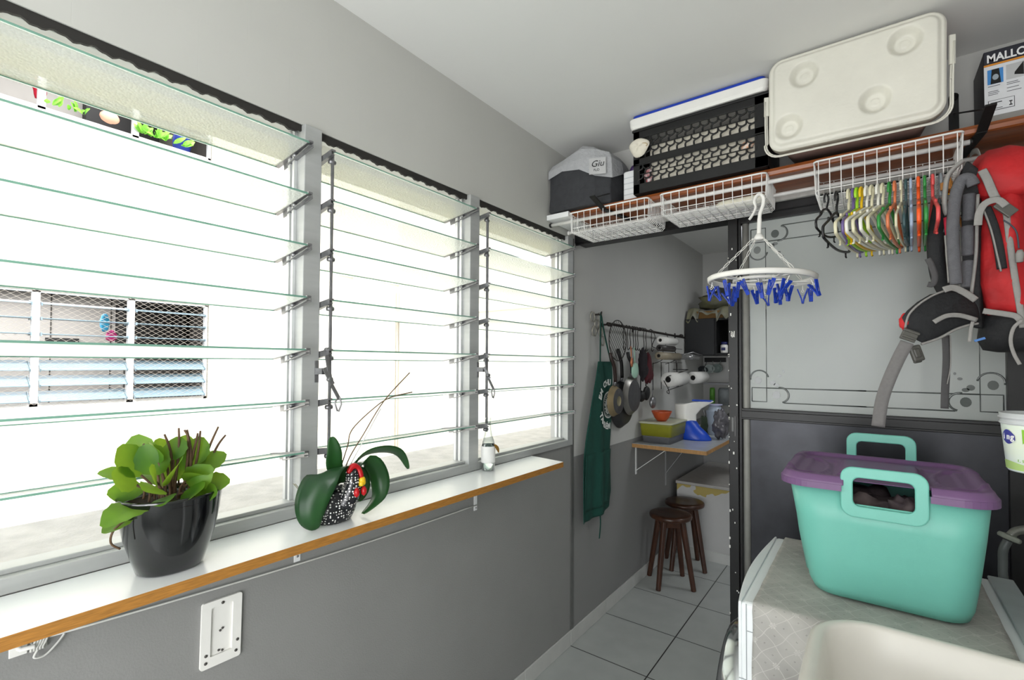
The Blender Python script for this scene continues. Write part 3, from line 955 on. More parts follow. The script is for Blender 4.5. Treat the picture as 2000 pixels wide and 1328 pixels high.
def basket(x0, x1, zb, lab, y0=1.918, y1=2.15, zt=2.132, nx=12, dense=13):
    b = thing('wire_basket', lab, 'wire basket', ((x0+x1)/2, (y0+y1)/2, zb), group=None)
    m = MB(); rw = .0022
    rc = .015
    rim = [(x+(x0+x1)/2, y+(y0+y1)/2, zt) for x, y in rrect(x1-x0, y1-y0, rc, 4)]
    m.tube(rim, .0032, 8, closed=True)
    low = [(x+(x0+x1)/2, y+(y0+y1)/2, zb+.022) for x, y in rrect(x1-x0-.012, y1-y0-.012, rc, 4)]
    m.build('rim', M_wire, b)
    m = MB(); w = .0016
    i0 = .008
    for k in range(nx):
        x = x0+.014+(x1-x0-.028)*k/(nx-1)
        m.tube([(x, y0, zt), (x, y0+.004, zb+.012), (x, y0+i0+.008, zb), (x, y1-i0-.008, zb), (x, y1-.004, zb+.012), (x, y1, zt)], w, 5, cap=False)
    for k in range(dense):
        y = y0+.016+(y1-y0-.032)*k/(dense-1)
        m.tube([(x0, y, zt), (x0+.004, y, zb+.012), (x0+i0+.008, y, zb+.002), (x1-i0-.008, y, zb+.002), (x1-.004, y, zb+.012), (x1, y, zt)], w, 5, cap=False)
    m.tube(low, w, 5, closed=True)
    m.build('wire_mesh', M_wire, b)
    return b


basket(.137, .512, 2.040, 'white wire basket at the left end of the rod, nearest the window')
basket(.562, .952, 2.043, 'white wire basket in the middle, below the black crate, with a pale tube inside')
basket(1.098, 1.475, 2.012, 'white wire basket at the right with coloured hangers hooked below')
tb = thing('wrapped_tube', 'pale plastic wrapped tube lying in the middle wire basket', 'tube', (.85, 2.0, 2.062))
m = MB(); m.tube([(.765, 1.985, 2.060), (.775, 1.985, 2.062), (.79, 1.985, 2.062), (.925, 1.985, 2.062), (.938, 1.985, 2.062)], [.006, .012, .0165, .0165, .014], 16)
m.build('tube_body', pm('pale_wrap', '#dcd8c6', .35, var=.1, scale=60), tb)
m = MB(); m.tube([(.742, 1.985, 2.056), (.765, 1.985, 2.060)], [.012, .006], 10); m.build('twisted_end', pm('clear_wrap', '#c8cac6', .2, alpha=.6), tb)

# ================================================================== THINGS ON THE SHELF
def sq2round(x, y, hw, hh, r):
    ax, ay = abs(x), abs(y)
    dx, dy = ax-(hw-r), ay-(hh-r)
    if dx > 0 and dy > 0:
        m_ = max(dx, dy); l = math.hypot(dx, dy)
        dx, dy = dx*m_/l, dy*m_/l
        return math.copysign(hw-r+dx, x), math.copysign(hh-r+dy, y)
    return x, y


# grey folded bag
bx = thing('fabric_bag', 'dark grey fabric bag with folded pale grey top and a small label', 'bag', (.18, 2.07, 2.153))
m = MB()
out = [(.012, 1.945), (.10, 1.925), (.19, 1.920), (.26, 1.935), (.325, 1.965), (.336, 2.06), (.325, 2.16), (.24, 2.19), (.12, 2.195), (.03, 2.185), (.010, 2.09)]
cx_, cy_ = .18, 2.06


def bag_ring(z, k, wob=0):
    r = []
    for i, (x, y) in enumerate(out):
        r.append((max(.006, cx_+(x-cx_)*k+wob*math.sin(i*2.3+z*40)*.004), cy_+(y-cy_)*k+wob*math.cos(i*1.7+z*30)*.004, z))
    return r


m.loft([bag_ring(2.1585, .96), bag_ring(2.17, .99, 1), bag_ring(2.23, 1.0, 1.2), bag_ring(2.29, .99, 1.2), bag_ring(2.345, .985, 1)], smooth=False, cap1=True)
m.build('bag_body', pm('charcoal_fabric', '#3a3b3e', .9, var=.1, scale=40, bump=.2, bscale=300), bx, bevel=.006)
m = MB()


def cuff(z, k, sh):
    r = []
    for i, (x, y) in enumerate(out):
        zz = z+sh*(.5+.5*math.cos((x-.20)/.16*PI if abs(x-.2) < .16 else PI))
        r.append((max(.005, cx_+(x-cx_)*k), cy_+(y-cy_)*k, zz))
    return r


low_ring = [(p[0], p[1], 2.325+.016*math.sin(i*1.1)) for i, p in enumerate(cuff(2.33, 1.03, 0))]
low_ring[3] = (low_ring[3][0], low_ring[3][1], 2.285); low_ring[4] = (low_ring[4][0]+.004, low_ring[4][1], 2.27); low_ring[2] = (low_ring[2][0], low_ring[2][1], 2.325)
m.loft([low_ring, cuff(2.365, 1.02, .01), cuff(2.39, .93, .035), cuff(2.40, .75, .05), cuff(2.405, .45, .055), cuff(2.40, .1, .05)], smooth=False, cap0=False)
m.build('folded_top', pm('pale_grey_fabric', '#adaeb0', .9, var=.06, scale=50, bump=.4, bscale=90), bx, bevel=.003)
# label
lp = Vector((.283, 1.921, 2.322)); Mx = frame_m(lp, (.78, .30, .03), (.0, .02, 1))
m = MB(); m.prism([(-.040, -.036), (.034, -.040), (.036, .034), (-.038, .036)], lambda u, v, w: Mx @ Vector((u, v, w)), .0012); m.build('label', pm('label_grey', '#b9b9b9', .8), bx)
Mink = pm('black_ink', '#151515', .7)
text('label_writing', 'Giu', .040, Mx @ Matrix.Translation((-.032, -.004, .0022)), Mink, bx, shear=.3)
text('label_writing', 'FLO', .015, Mx @ Matrix.Translation((-.020, -.024, .0022)), Mink, bx)

# white box and purple lid behind crate
wb_ = thing('white_box', 'white ribbed plastic box on the shelf between the grey bag and black crate', 'box', (.46, 2.1, 2.16))
m = MB(); m.box(.366, 2.0, 2.1585, .437, 2.2, 2.300)
m.build('box_body', M_white, wb_, bevel=.012)
m = MB()
for z in (2.19, 2.215, 2.24, 2.265): m.box(.372, 1.998, z, .432, 2.001, z+.003)
m.build('ribs', pm('white_rib', '#c9cccf', .5), wb_)
pl = MB(); pl.lathe([(.0, 2.3005), (.085, 2.302), (.09, 2.312), (.075, 2.332), (.04, 2.345), (0, 2.348)], 28, (.402, 2.105, 0), ell=(.38, .95))
tag(pl.build('purple_bowl', pm('purple_plastic', '#3b2256', .4)), 'dark purple bowl upturned on the white box behind the black crate', 'bowl')

# black folding crate
cr = thing('folding_crate', 'black lattice folding crate filled with pale things on the wooden shelf', 'crate', (.70, 2.06, 2.16))
x0, x1, y0, y1, z0, z1 = .443, .958, 1.935, 2.195, 2.1605, 2.436
Mcr = pm('black_plastic', '#151515', .5, var=.2, scale=20)
m = MB()
t = .006
for (a, bb) in ((z0, z0+.042), (z0+.120, z0+.150), (z1-.040, z1)):
    m.box(x0, y0, a, x1, y0+t, bb)
m.box(x0, y0, z0, x0+.028, y0+t, z1); m.box(x1-.045, y0, z0, x1, y0+t, z1)
m.box(x0-.004, y0-.004, z1-.010, x1+.004, y0+.004, z1); m.box(x0+.01, y0-.003, z0+.124, x1-.01, y0, z0+.128)
for zz in (z0, z1-.04): m.box(x0, y0+t, zz, x0+t, y1, zz+.04); m.box(x1-t, y0+t, zz, x1, y1, zz+.04)
m.box(x0, y1-t, z0, x1, y1, z1)
m.box(x0, y0+t, z0+.04, x0+t, y1-t, z1-.04); m.box(x1-t, y0+t, z0+.04, x1, y1-t, z1-.04)
m.box(x0, y0, z0, x1, y1, z0+.003)
m.build('frame', Mcr, cr, bevel=.0015)


def lattice(za, zb, rows, xs, xe, nm):
    m = MB(); rh = (zb-za)/rows; n = 13
    for r in range(rows+1):
        if 0 < r < rows: m.box(xs, y0+.001, za+r*rh-.002, xe, y0+.004, za+r*rh+.002)
    for r in range(rows):
        for k in range(n+1):
            xx = xs+(xe-xs)*k/n; a = za+r*rh
            pts = [(xx-.012, y0+.0025, a), (xx-.011, y0+.0025, a+rh*.40), (xx+.009, y0+.0025, a+rh*.60), (xx+.011, y0+.0025, a+rh)]
            m.tube(smoothpath(pts, 3), .0038, 5, cap=False)
            m.tube([(xx-.024, y0+.0025, a+rh*.95), (xx-.016, y0+.0025, a+rh*.62), (xx-.004, y0+.0025, a+rh*.50)], .0028, 4, cap=False)
    m.build(nm, Mcr, cr)


lattice(z0+.042, z0+.120, 2, x0+.03, x1-.05, 'lattice_panel')
lattice(z0+.150, z1-.040, 2, x0+.03, x1-.05, 'lattice_panel')
def lump(mb, c, s, seed=0, n=(16, 10), amp=.12, mat=0):
    c = Vector(c)
    def fn(u, v):
        a = u*2*PI; ph = (v-.5)*PI
        d = Vector((math.cos(a)*math.cos(ph), math.sin(a)*math.cos(ph), math.sin(ph)))
        k = 1+amp*noise.noise(d*2.2+Vector((seed*7.1, seed*3.3, 0)))*2
        return c+Vector((d.x*s[0], d.y*s[1], d.z*s[2]))*k
    mb.grid(fn, n[0], n[1], mat)


m = MB(); m.box(.50, 1.97, 2.166, .93, 2.15, 2.372)
tag(m.build('cardboard_box', pm('cream_card', '#d9d3c4', .8, var=.12, scale=20), bevel=.01), 'pale box inside the black crate, seen through the lattice', 'box')
m = MB(); lump(m, (.462, 1.955, 2.353), (.032, .012, .040), 3, amp=.1)
wc = thing('cloth_hat', 'off-white cloth hat tucked over the left edge of the black crate', 'hat', (.466, 1.95, 2.35))
m = MB()
def capf(u, v):
    a = u*2*PI; r = math.sin(v*PI/2)
    return Vector((.474+.042*r*math.cos(a)*(1+.12*math.sin(3*a)), 1.9255-.020*math.cos(v*PI/2)+.004*math.sin(2*a), 2.352+.040*r*math.sin(a)))
m.grid(capf, 24, 6); m.build('crown', pm('cream_cloth', '#e3ddcd', .8, bump=.2), wc)
m = MB()
m.tube(smoothpath([(.485, 1.914, 2.362), (.505, 1.912, 2.360), (.512, 1.915, 2.352), (.500, 1.915, 2.345)], 4), .0025, 6)
m.build('strap', pm('tan_cloth', '#b9a98a', .8), wc)
m = MB()
lump(m, (.885, 1.953, 2.262), (.022, .008, .016), 9); 
tag(m.build('orange_wrapper', pm('orange_foil', '#e08a2a', .35, col2='#e9e4dc', scale=60)), 'small orange and white wrapper behind the crate lattice at right', 'wrapper')
m = MB(); lump(m, (.50, 1.955, 2.235), (.018, .007, .036), 4)
tag(m.build('red_packet', pm('red_white_packet', '#a3262c', .35, col2='#dddddd', scale=70)), 'small red and white packet behind the crate lattice at left', 'packet')
# blue-topped white tray on the crate
ty = thing('storage_lid', 'white container lid with blue top lying on the black crate', 'lid', (.69, 2.06, 2.44))
m = MB(); m.loft([rr3(.694, 2.058, z, .53*k, .272*k, .02) for z, k in ((2.4375, .975), (2.450, 1.0), (2.478, 1.012), (2.481, 1.0))], smooth=False)
m.build('rim', M_whitep, ty)
m = MB(); m.loft([rr3(.694, 2.058, z, .515*k, .26*k, .02) for z, k in ((2.4815, 1), (2.495, .99))], smooth=False)
m.build('blue_top', pm('blue_plastic', '#1d3fae', .4), ty)

# cooler with its lid facing the room
co = thing('cool_box', 'large off-white cool box on its side, lid with four cup wells facing out', 'cool box', (1.2, 2.0, 2.16))
M_cool = pm('cooler_plastic', '#d9d7cc', .45, var=.05, scale=8, bump=.1, bscale=60)
nt, b = nodes_of(M_cool)
cxc, czc, hw, hh = 1.203, 2.332, .232, .158
wells = [(-.125, .077), (.137, .088), (-.170, -.085), (.065, -.067)]
Mc = frame_m((cxc, 1.868, czc), (1, .0, -.012), (0, -.03, 1))      # normal faces -y
m = MB()


def lidf(u, v):
    x = (u-.5)*2*hw; y = (v-.5)*2*hh
    e = min(hw-abs(x), hh-abs(y))
    x, y = sq2round(x, y, hw, hh, .045)
    d = 0
    d += .010*min(1, max(0, (e-.012)/.010)) if True else 0          # raised panel
    d += .008*min(1, e/.006)
    for wx, wy in wells:
        r = math.hypot(x-wx, y-wy)
        if r < .046:
            q = max(0, min(1, (.046-r)/.024)); d -= .024*(q*q*(3-2*q))
            if r < .012: d += .002
    return Mc @ Vector((x, y, d))


m.grid(lidf, 150, 104)
o1 = [Mc @ Vector((x, y, 0)) for x, y in rrect(hw*2, hh*2, .045, 8)]
o2 = [Mc @ Vector((x, y, -.03)) for x, y in rrect(hw*2, hh*2, .045, 8)]
m.loft([o1, o2], cap0=False, smooth=True)
m.build('lid', M_cool, co)
m = MB(); m.loft([[Mc @ Vector((x, y, -.0305)) for x, y in rrect(hw*2-.008, hh*2-.008, .045, 8)], [Mc @ Vector((x, y, -.055)) for x, y in rrect(hw*2-.012, hh*2-.012, .045, 8)]])
m.build('collar', M_cool, co)
m = MB(); m.loft([[Mc @ Vector((x, y+.008, -.0555)) for x, y in rrect(hw*2-.03, hh*2-.03, .04, 8)], [Mc @ Vector((x, y+.008, -.318)) for x, y in rrect(hw*2-.07, hh*2-.06, .04, 8)]])
m.build('body', pm('cooler_body_rose', '#a88a80', .5), co)
m = MB()
hp = []
for x, y in [(-hw-.008, .03), (-hw-.008, -.05), (-hw-.006, -hh+.04)]: hp.append((x, y))
for a in range(180, 271, 15): hp.append((-hw+.035+.045*math.cos(math.radians(a)), -hh+.035+.045*math.sin(math.radians(a))))
for a in range(270, 361, 15): hp.append((hw-.035+.045*math.cos(math.radians(a)), -hh+.035+.045*math.sin(math.radians(a))))
hp += [(hw+.010, -.05), (hw+.012, .055)]
m.tube([Mc @ Vector((x, y, -.012)) for x, y in hp], .003, 6); m.tube([Mc @ Vector((x*1.018, y*1.022-.001, -.004)) for x, y in hp], .0025, 6)
for i in range(1, len(hp)-1, 2): m.bar(Mc @ Vector((hp[i][0], hp[i][1], -.012)), Mc @ Vector((hp[i][0]*1.018, hp[i][1]*1.022, -.004)), .004, .004)
for k in range(-3, 4): m.bar(Mc @ Vector((k*.055, -hh-.010, -.012)), Mc @ Vector((k*.055, -hh-.0135, -.004)), .004, .004)
m.bar(Mc @ Vector((hw+.0125, -.01, -.008)), Mc @ Vector((hw+.0125, .075, -.008)), .014, .006); m.bar(Mc @ Vector((-hw-.0095, -.02, -.008)), Mc @ Vector((-hw-.0095, .045, -.008)), .014, .006)
m.build('carry_handle', M_cool, co)

# retail box with header MALLORY
mb_ = thing('retail_box', 'dark and white printed box at the right end of the wooden shelf', 'box', (1.6, 2.1, 2.16))
m = MB()
Fb = lambda x, y, z: (x, y, z)
m.box(1.535, 2.03, 2.1595, 1.695, 2.21, 2.400)
m.build('carton', pm('navy_card', '#23242e', .5), mb_, bevel=.002)
xL, yF = 1.5352, 2.0298
m = MB(); m.box(xL, yF-.0012, 2.198, 1.6948, yF, 2.352); m.build('front_panel', pm('panel_white', '#d8dadd', .5), mb_)
m = MB(); m.box(xL, yF-.0012, 2.1598, 1.6948, yF, 2.1975); m.build('lower_band', pm('band_grey', '#8c8a86', .6), mb_)
m = MB(); m.box(xL, yF-.0014, 2.3525, 1.6948, yF, 2.358); m.build('orange_line', pm('line_orange', '#d58a28', .5), mb_)
Mt = frame_m((xL+.006, yF-.0016, 2.364), (1, 0, 0), (0, 0, 1))
text('header_writing', 'MALLORY', .033, Mt, M_white, mb_, bold=.0009, sx=.80)
m = MB(); m.box(1.5425, yF-.0020, 2.295, 1.577, yF-.001, 2.340, 0); m.add([(1.552, yF-.0022, 2.340), (1.568, yF-.0022, 2.340), (1.572, yF-.0022, 2.295), (1.549, yF-.0022, 2.295)], [(0, 1, 2, 3)], 1)
m.prism([(1.560+.007*math.cos(a), 2.315+.009*math.sin(a)) for a in [k*PI/6 for k in range(12)]], lambda u, v, w: (u, yF-.0024-w, v), .0002, 2)
m.build('picture', [pm('pic_blue', '#3f86c9', .5), Mink, pm('pic_grey', '#9aa6b0', .4)], mb_)
m = MB(); m.box(1.583, yF-.0020, 2.298, 1.620, yF-.001, 2.343, 0); m.add([(1.601, yF-.0022, 2.316), (1.620, yF-.0022, 2.343), (1.620, yF-.0022, 2.303), (1.600, yF-.0022, 2.309)], [(0, 1, 2, 3)], 1)
m.build('picture', [pm('pic_pale', '#b8babb', .5), Mink], mb_)
m = MB(); m.box(1.627, yF-.0020, 2.300, 1.665, yF-.001, 2.345, 0); m.build('picture', pm('pic_sky', '#4c8fd6', .5, col2='#cfe0ee', scale=60), mb_)
m = MB(); random.seed(9)
for zz in (2.288, 2.283, 2.272, 2.267, 2.262):
    for xa, xb in ((1.5435, 1.574), (1.584, 1.618), (1.627, 1.66)):
        if xa < 1.58 and zz < 2.28 and zz > 2.27: pass
        if random.random() < .85: m.box(xa, yF-.002, zz, xb-random.uniform(0, .012), yF-.0012, zz+.0014)
m.box(1.543, yF-.002, 2.213, 1.600, yF-.0012, 2.245); 
m.build('fine_print', pm('print_grey', '#4a4c50', .7), mb_)
m = MB(); m.box(1.5445, yF-.0026, 2.2145, 1.5985, yF-.0019, 2.2435); m.build('print_frame', pm('panel_white', '#d8dadd'), mb_)
m = MB(); m.box(1.548, yF-.0030, 2.235, 1.573, yF-.0026, 2.2375); m.box(1.552, yF-.003, 2.218, 1.574, yF-.0026, 2.2195); m.box(1.588, yF-.003, 2.219, 1.595, yF-.0026, 2.222); m.box(1.588, yF-.003, 2.230, 1.595, yF-.0026, 2.233); m.box(1.5905, yF-.003, 2.222, 1.5925, yF-.0026, 2.230); m.build('print_mark', Mink, mb_)

# ================================================================== HANGERS
def hanger(x, z, ang, mat, lab, name='clothes_hanger', w=.36, r=.0042, dip=.0, notch=True, small=1.0, y=1.925, cat='hanger', drop=.0, style=0):
    h = thing(name, lab, cat, (x, y, z), 0, 'plastic hangers hooked on the right wire basket')
    # local: hanger plane along direction d (near end towards -y), z down
    d = Vector((math.sin(ang), math.cos(ang), 0))
    O = Vector((x, y, z))
    P = lambda a, zz: O+d*a+Vector((0, 0, zz))
    hk = MB()
    top = .0035
    pts = [P(-.016, -.030), P(-.019, -.018), P(-.014, -.004), P(-.003, top), P(.010, -.001), P(.014, -.014), P(.008, -.030), P(.0, -.045), P(0, -.066*small)]
    hk.tube(smoothpath(pts, 4), r*.85, 8); hk.build('hook', mat, h)
    bd = MB(); W2 = w/2
    zt = -.066*small
    if style == 1:      # small child / trouser hanger: narrow diamond
        ring = [P(0, zt), P(-.05, zt-.035), P(-.115, zt-.095), P(-.118, zt-.108), P(-.06, zt-.08), P(0, zt-.03)]
        bd.tube(smoothpath([P(0, zt), P(-.05, zt-.03), P(-.12, zt-.085), P(-.125, zt-.1), P(-.112, zt-.098), P(-.05, zt-.055), P(0, zt-.012)], 4), r, 8)
        bd.tube(smoothpath([P(0, zt), P(.05, zt-.03), P(.12, zt-.085), P(.125, zt-.1), P(.112, zt-.098), P(.05, zt-.055), P(0, zt-.012)], 4), r, 8)
    else:
        zs = zt-.075*small; zb = zt-.108*small
        L = [P(0, zt), P(-.03, zt-.010), P(-W2*.55, zt-.040*small), P(-W2*.92, zs+.006), P(-W2, zs-.006), P(-W2*.99, zb+.008), P(-W2*.93, zb-.002), P(-W2*.5, zb-.012), P(0, zb-.017),
             P(W2*.5, zb-.012), P(W2*.93, zb-.002), P(W2*.99, zb+.008), P(W2, zs-.006), P(W2*.92, zs+.006), P(W2*.55, zt-.040*small), P(.03, zt-.010)]
        L2 = smoothpath(L+[L[0]], 3)[:-1]
        bd.tube(L2, r, 8, closed=True)
        if notch:
            for s in (-1, 1):
                q = P(s*W2*.66, zb-.009); bd.tube([q, q-Vector((0, 0, .016)), q+d*s*.008-Vector((0, 0, .018))], r*.7, 6)
                q = P(s*W2*.62, zt-.044*small); bd.tube([q, q+Vector((0, 0, .010))], r*.8, 6)
    bd.build('shoulder_bar', mat, h)
    return h


def plast(name, c, **k): return pm('plastic_'+name, c, .35, var=.04, spec=.5, **k)


HZ = 2.0135
hang = [
    (1.134, .30, plast('black', '#1c1c1e'), 'small black hanger, leftmost below the right basket', .17, 0, .0036),
    (1.162, .20, plast('black', '#1c1c1e'), 'black hanger just left of the leftmost cream hanger', .30, 0, .0042),
    (1.195, .16, plast('cream', '#dcd7b8'), 'cream hanger, leftmost of the pale ones below the right basket', .36, 0, .0048),
    (1.207, .13, plast('purple', '#6d5c92'), 'muted purple hanger beside the leftmost cream hanger', .35, 0, .0045),
    (1.217, .20, plast('lime', '#9ed42a'), 'bright lime green hanger between purple and yellow hangers', .33, 0, .0052),
    (1.229, .22, plast('yellow', '#e3b915'), 'golden yellow hanger beside the lime green hanger', .35, 0, .0046),
    (1.243, .27, plast('white', '#e6e6dc'), 'white hanger right of the golden yellow hanger', .37, 0, .0048),
    (1.256, .26, plast('cream', '#dcd7b8'), 'cream hanger with thick hook between the two white hangers', .36, 0, .0048),
    (1.272, .24, plast('white', '#e6e6dc'), 'second white hanger, just left of the cream one beside the green hanger', .37, 0, .0048),
    (1.284, .21, plast('cream', '#dcd7b8'), 'cream hanger immediately left of the darker green hanger', .37, 0, .0048),
    (1.301, .17, plast('green', '#2f8a3f'), 'green hanger immediately left of the salmon hanger', .36, 0, .0046),
    (1.314, .13, plast('salmon', '#d87a50'), 'salmon orange hanger in the middle of the row', .35, 0, .0046),
    (1.330, .12, plast('cream', '#dcd7b8'), 'thin cream hanger right of the salmon hanger', .33, 0, .0036),
    (1.341, .08, plast('teal', '#3a5558'), 'dark teal hanger beside the pale blue hanger', .30, 0, .0044),
    (1.353, .05, plast('paleblue', '#9fb0c8'), 'pale blue-grey hanger left of the bright orange hanger', .30, 0, .0044),
    (1.371, .06, plast('orange', '#e8571c'), 'bright orange hanger near the right end of the row', .37, 0, .0056),
    (1.386, .06, plast('green', '#2f8a3f'), 'green hanger between bright orange and coral red hangers', .37, 0, .0050),
    (1.404, .02, plast('coral', '#dc5352'), 'coral red hanger at the right end of the row', .36, 0, .0050),
    (1.422, -.02, pm('clear_plastic_grey', '#aeb8bf', .15, trans=.6, spec=.7), 'clear plastic hanger, rightmost beside the brown strap', .33, 0, .0050),
]
for x, ang, mat, lab, w, st, r in hang:
    hanger(x, HZ, ang, mat, lab, w=w, r=r, style=st, small=.72 if w < .2 else 1.0)

# tan leather strap with gold ring
ls = thing('leather_strap', 'tan leather strap with gold buckle ring hanging beside the red backpack', 'strap', (1.45, 1.915, 2.0))
m = MB(); m.tube([(1.440, 1.915, 2.012), (1.443, 1.912, 1.99), (1.446, 1.905, 1.955), (1.452, 1.90, 1.92), (1.462, 1.90, 1.86), (1.472, 1.90, 1.80)], .010, 8, flat=(1, .25), up=(0, 1, 0))
m.box(1.420, 1.905, 1.962, 1.448, 1.915, 1.985)
m.build('strap', pm('tan_leather', '#a8702e', .4, var=.1, scale=40), ls, bevel=.001)
m = MB(); c = Vector((1.436, 1.893, 1.932)); m.tube([c+Vector((.010*math.cos(a), 0, .011*math.sin(a))) for a in [2*PI*k/16 for k in range(16)]], .0022, 8, closed=True)
m.lathe([(0, 0), (.008, .001), (.008, .006), (0, .008)], 16, mtx=frame_m((1.434, 1.902, 1.952), (1, 0, 0), (0, 0, 1)))
m.build('ring', pm('brass', '#d9a63a', .25, .9), ls)

# ================================================================== BACKPACK
bp_ = thing('hiking_backpack', 'red and black hiking backpack with grey straps hanging under the shelf', 'backpack', (1.58, 1.90, 1.50))
M_bred = pm('red_nylon', '#b01c20', .65, var=.3, scale=9, bump=.9, bscale=16)
M_bblk = pm('black_nylon', '#202123', .75, var=.15, scale=25, bump=.25, bscale=60)
M_bgry = pm('grey_padding', '#5d5d61', .85, var=.1, scale=60, bump=.2, bscale=200)
M_web = pm('grey_webbing', '#8e8c89', .7, var=.06, scale=120)
M_webd = pm('dark_webbing', '#4c4b4c', .8, var=.06, scale=120)


def body_ring(z, cx, cy, hx, hy, rot=0, p=2.6, n=36, wob=0):
    r = []
    for k in range(n):
        a = 2*PI*k/n
        c, s_ = math.cos(a), math.sin(a)
        x = hx*math.copysign(abs(c)**(2/p), c); y = hy*math.copysign(abs(s_)**(2/p), s_)
        q = 1+wob*noise.noise(Vector((c*2, s_*2, z*14)))
        x *= q; y *= q
        r.append((min(cx+x*math.cos(rot)-y*math.sin(rot), XR-.004), min(cy+x*math.sin(rot)+y*math.cos(rot), 2.192), z))
    return r


RT = -.35
m = MB()
m.loft([body_ring(z, cx, cy, hx, hy, RT, wob=.26) for z, cx, cy, hx, hy in ((1.575, 1.568, 1.875, .054, .095), (1.60, 1.570, 1.872, .062, .105), (1.66, 1.568, 1.872, .064, .108), (1.72, 1.566, 1.875, .060, .108), (1.78, 1.564, 1.88, .060, .108), (1.85, 1.562, 1.885, .056, .106), (1.91, 1.562, 1.89, .054, .102), (1.93, 1.565, 1.895, .046, .09))])
m.build('main_pack', M_bred, bp_)
m = MB()
m.loft([body_ring(z, cx, cy, hx, hy, RT, wob=.26) for z, cx, cy, hx, hy in ((1.885, 1.570, 1.885, .062, .10), (1.90, 1.574, 1.880, .074, .115), (1.95, 1.575, 1.885, .078, .118), (1.99, 1.572, 1.89, .072, .112), (2.015, 1.562, 1.90, .062, .098), (2.035, 1.552, 1.91, .044, .075), (2.043, 1.546, 1.915, .02, .04))])
m.build('top_lid', M_bred, bp_)
m = MB()
m.loft([body_ring(z, cx, cy, hx, hy, RT, wob=.15) for z, cx, cy, hx, hy in ((1.50, 1.632, 1.93, .06, .09), (1.56, 1.636, 1.93, .066, .11), (1.70, 1.638, 1.93, .066, .115), (1.85, 1.636, 1.935, .064, .11), (1.95, 1.632, 1.94, .060, .105), (1.99, 1.630, 1.945, .045, .08))])
m.build('front_pocket', M_bblk, bp_)
m = MB()
m.loft([body_ring(z, cx, cy, hx, hy, RT, wob=.06) for z, cx, cy, hx, hy in ((1.476, 1.575, 1.90, .04, .06), (1.482, 1.585, 1.90, .075, .10), (1.51, 1.592, 1.90, .092, .125), (1.56, 1.597, 1.90, .092, .128), (1.582, 1.600, 1.90, .088, .122))])
m.build('base_panel', M_bblk, bp_)
# back panel (black, then grey padded channels) facing left
def slab(pts2, Y, dy, mat, name, bev=.006, both=0):
    m = MB(); P = [at(px, py, Y=Y) for px, py in pts2]; n = len(P)
    Q = [p+Vector((.3, 1, 0)).normalized()*dy for p in P]
    m.add(P+Q, [tuple(range(n))[::-1], tuple(range(n, 2*n))]+[(k, (k+1) % n, n+(k+1) % n, n+k) for k in range(n)])
    return m.build(name, mat, bp_, bevel=bev, seg=3)


slab([(1888, 312), (1912, 330), (1914, 400), (1916, 600), (1918, 640), (1896, 640), (1880, 560), (1876, 400), (1878, 330)], 1.80, .05, M_bblk, 'back_panel')
m = MB()
for (a, bb) in (((1893, 378), (1892, 432)), ((1890, 440), (1890, 500)), ((1891, 508), (1889, 562))):
    A = at(*a, Y=1.80); B = at(*bb, Y=1.80)
    m.tube(smoothpath([A, A+(B-A)*.15, A+(B-A)*.5, A+(B-A)*.85, B], 3), [.004]+[.0135]*11+[.004], 12)
m.build('back_padding', M_bgry, bp_)
# shoulder straps
def strap(pts, wd, th, mat, name, Y=1.77, up=None, n=10, par=None, dy=None):
    m = MB(); P = []
    for i, (px, py) in enumerate(pts):
        y_ = Y if not isinstance(Y, (list, tuple)) else Y[0]+(Y[1]-Y[0])*i/(len(pts)-1)
        P.append(at(px, py, Y=y_))
    P = smoothpath(P, 5)
    m.tube(P, 1, n, flat=(th, wd), up=up or (0, -1, 0), mat=0)
    return m.build(name, mat, par or bp_)


strap([(1902, 362), (1893, 348), (1878, 352), (1866, 385), (1861, 440), (1863, 500), (1868, 555)], .0135, .011, M_bgry, 'shoulder_strap', Y=1.755)
strap([(1880, 315), (1862, 330), (1849, 352), (1845, 400), (1850, 420)], .006, .012, M_web, 'strap_edge', Y=1.775)
strap([(1840, 400), (1830, 450), (1828, 500), (1836, 545), (1852, 575)], .020, .010, M_bblk, 'shoulder_strap', Y=1.86)
strap([(1848, 425), (1853, 470), (1856, 520), (1860, 552)], .0065, .008, pm('red_trim', '#b0203a', .5), 'red_strap_trim', Y=1.775)
strap([(1846, 460), (1850, 510), (1853, 552)], .0025, .005, M_web, 'cord', Y=1.768)
strap([(1910, 380), (1908, 440), (1906, 500), (1897, 575)], .0040, .006, M_web, 'piping', Y=1.785)
# compression straps
strap([(1918, 332), (1928, 350), (1940, 378), (1948, 392)], .0095, .0015, M_web, 'webbing_strap', Y=1.765)
strap([(1910, 440), (1913, 415), (1925, 397), (1948, 390), (1965, 402)], .0085, .0015, M_web, 'webbing_strap', Y=1.745)
m = MB(); A = at(1948, 396, Y=1.75); B = at(1980, 418, Y=1.755); m.bar(A, B, .008, .026, up=(0, 0, 1)); m.build('side_buckle', pm('buckle_grey', '#55544f', .45), bp_, bevel=.002)
strap([(1926, 405), (1940, 440), (1950, 480), (1957, 525)], .010, .004, M_bblk, 'side_pocket_trim', Y=1.765)
strap([(1922, 412), (1936, 450), (1948, 500), (1955, 530)], .0022, .004, M_web, 'piping', Y=1.758)
strap([(1965, 410), (1972, 470), (1982, 540), (1992, 600), (1998, 640)], .007, .003, M_web, 'webbing_strap', Y=1.77)
strap([(1920, 607), (1940, 610), (1962, 613), (1985, 618), (1997, 632)], .0075, .002, M_web, 'webbing_strap', Y=1.765)
strap([(1997, 625), (1980, 640), (1974, 665), (1980, 690), (1992, 712)], .004, .0015, M_web, 'loose_strap', Y=1.75)
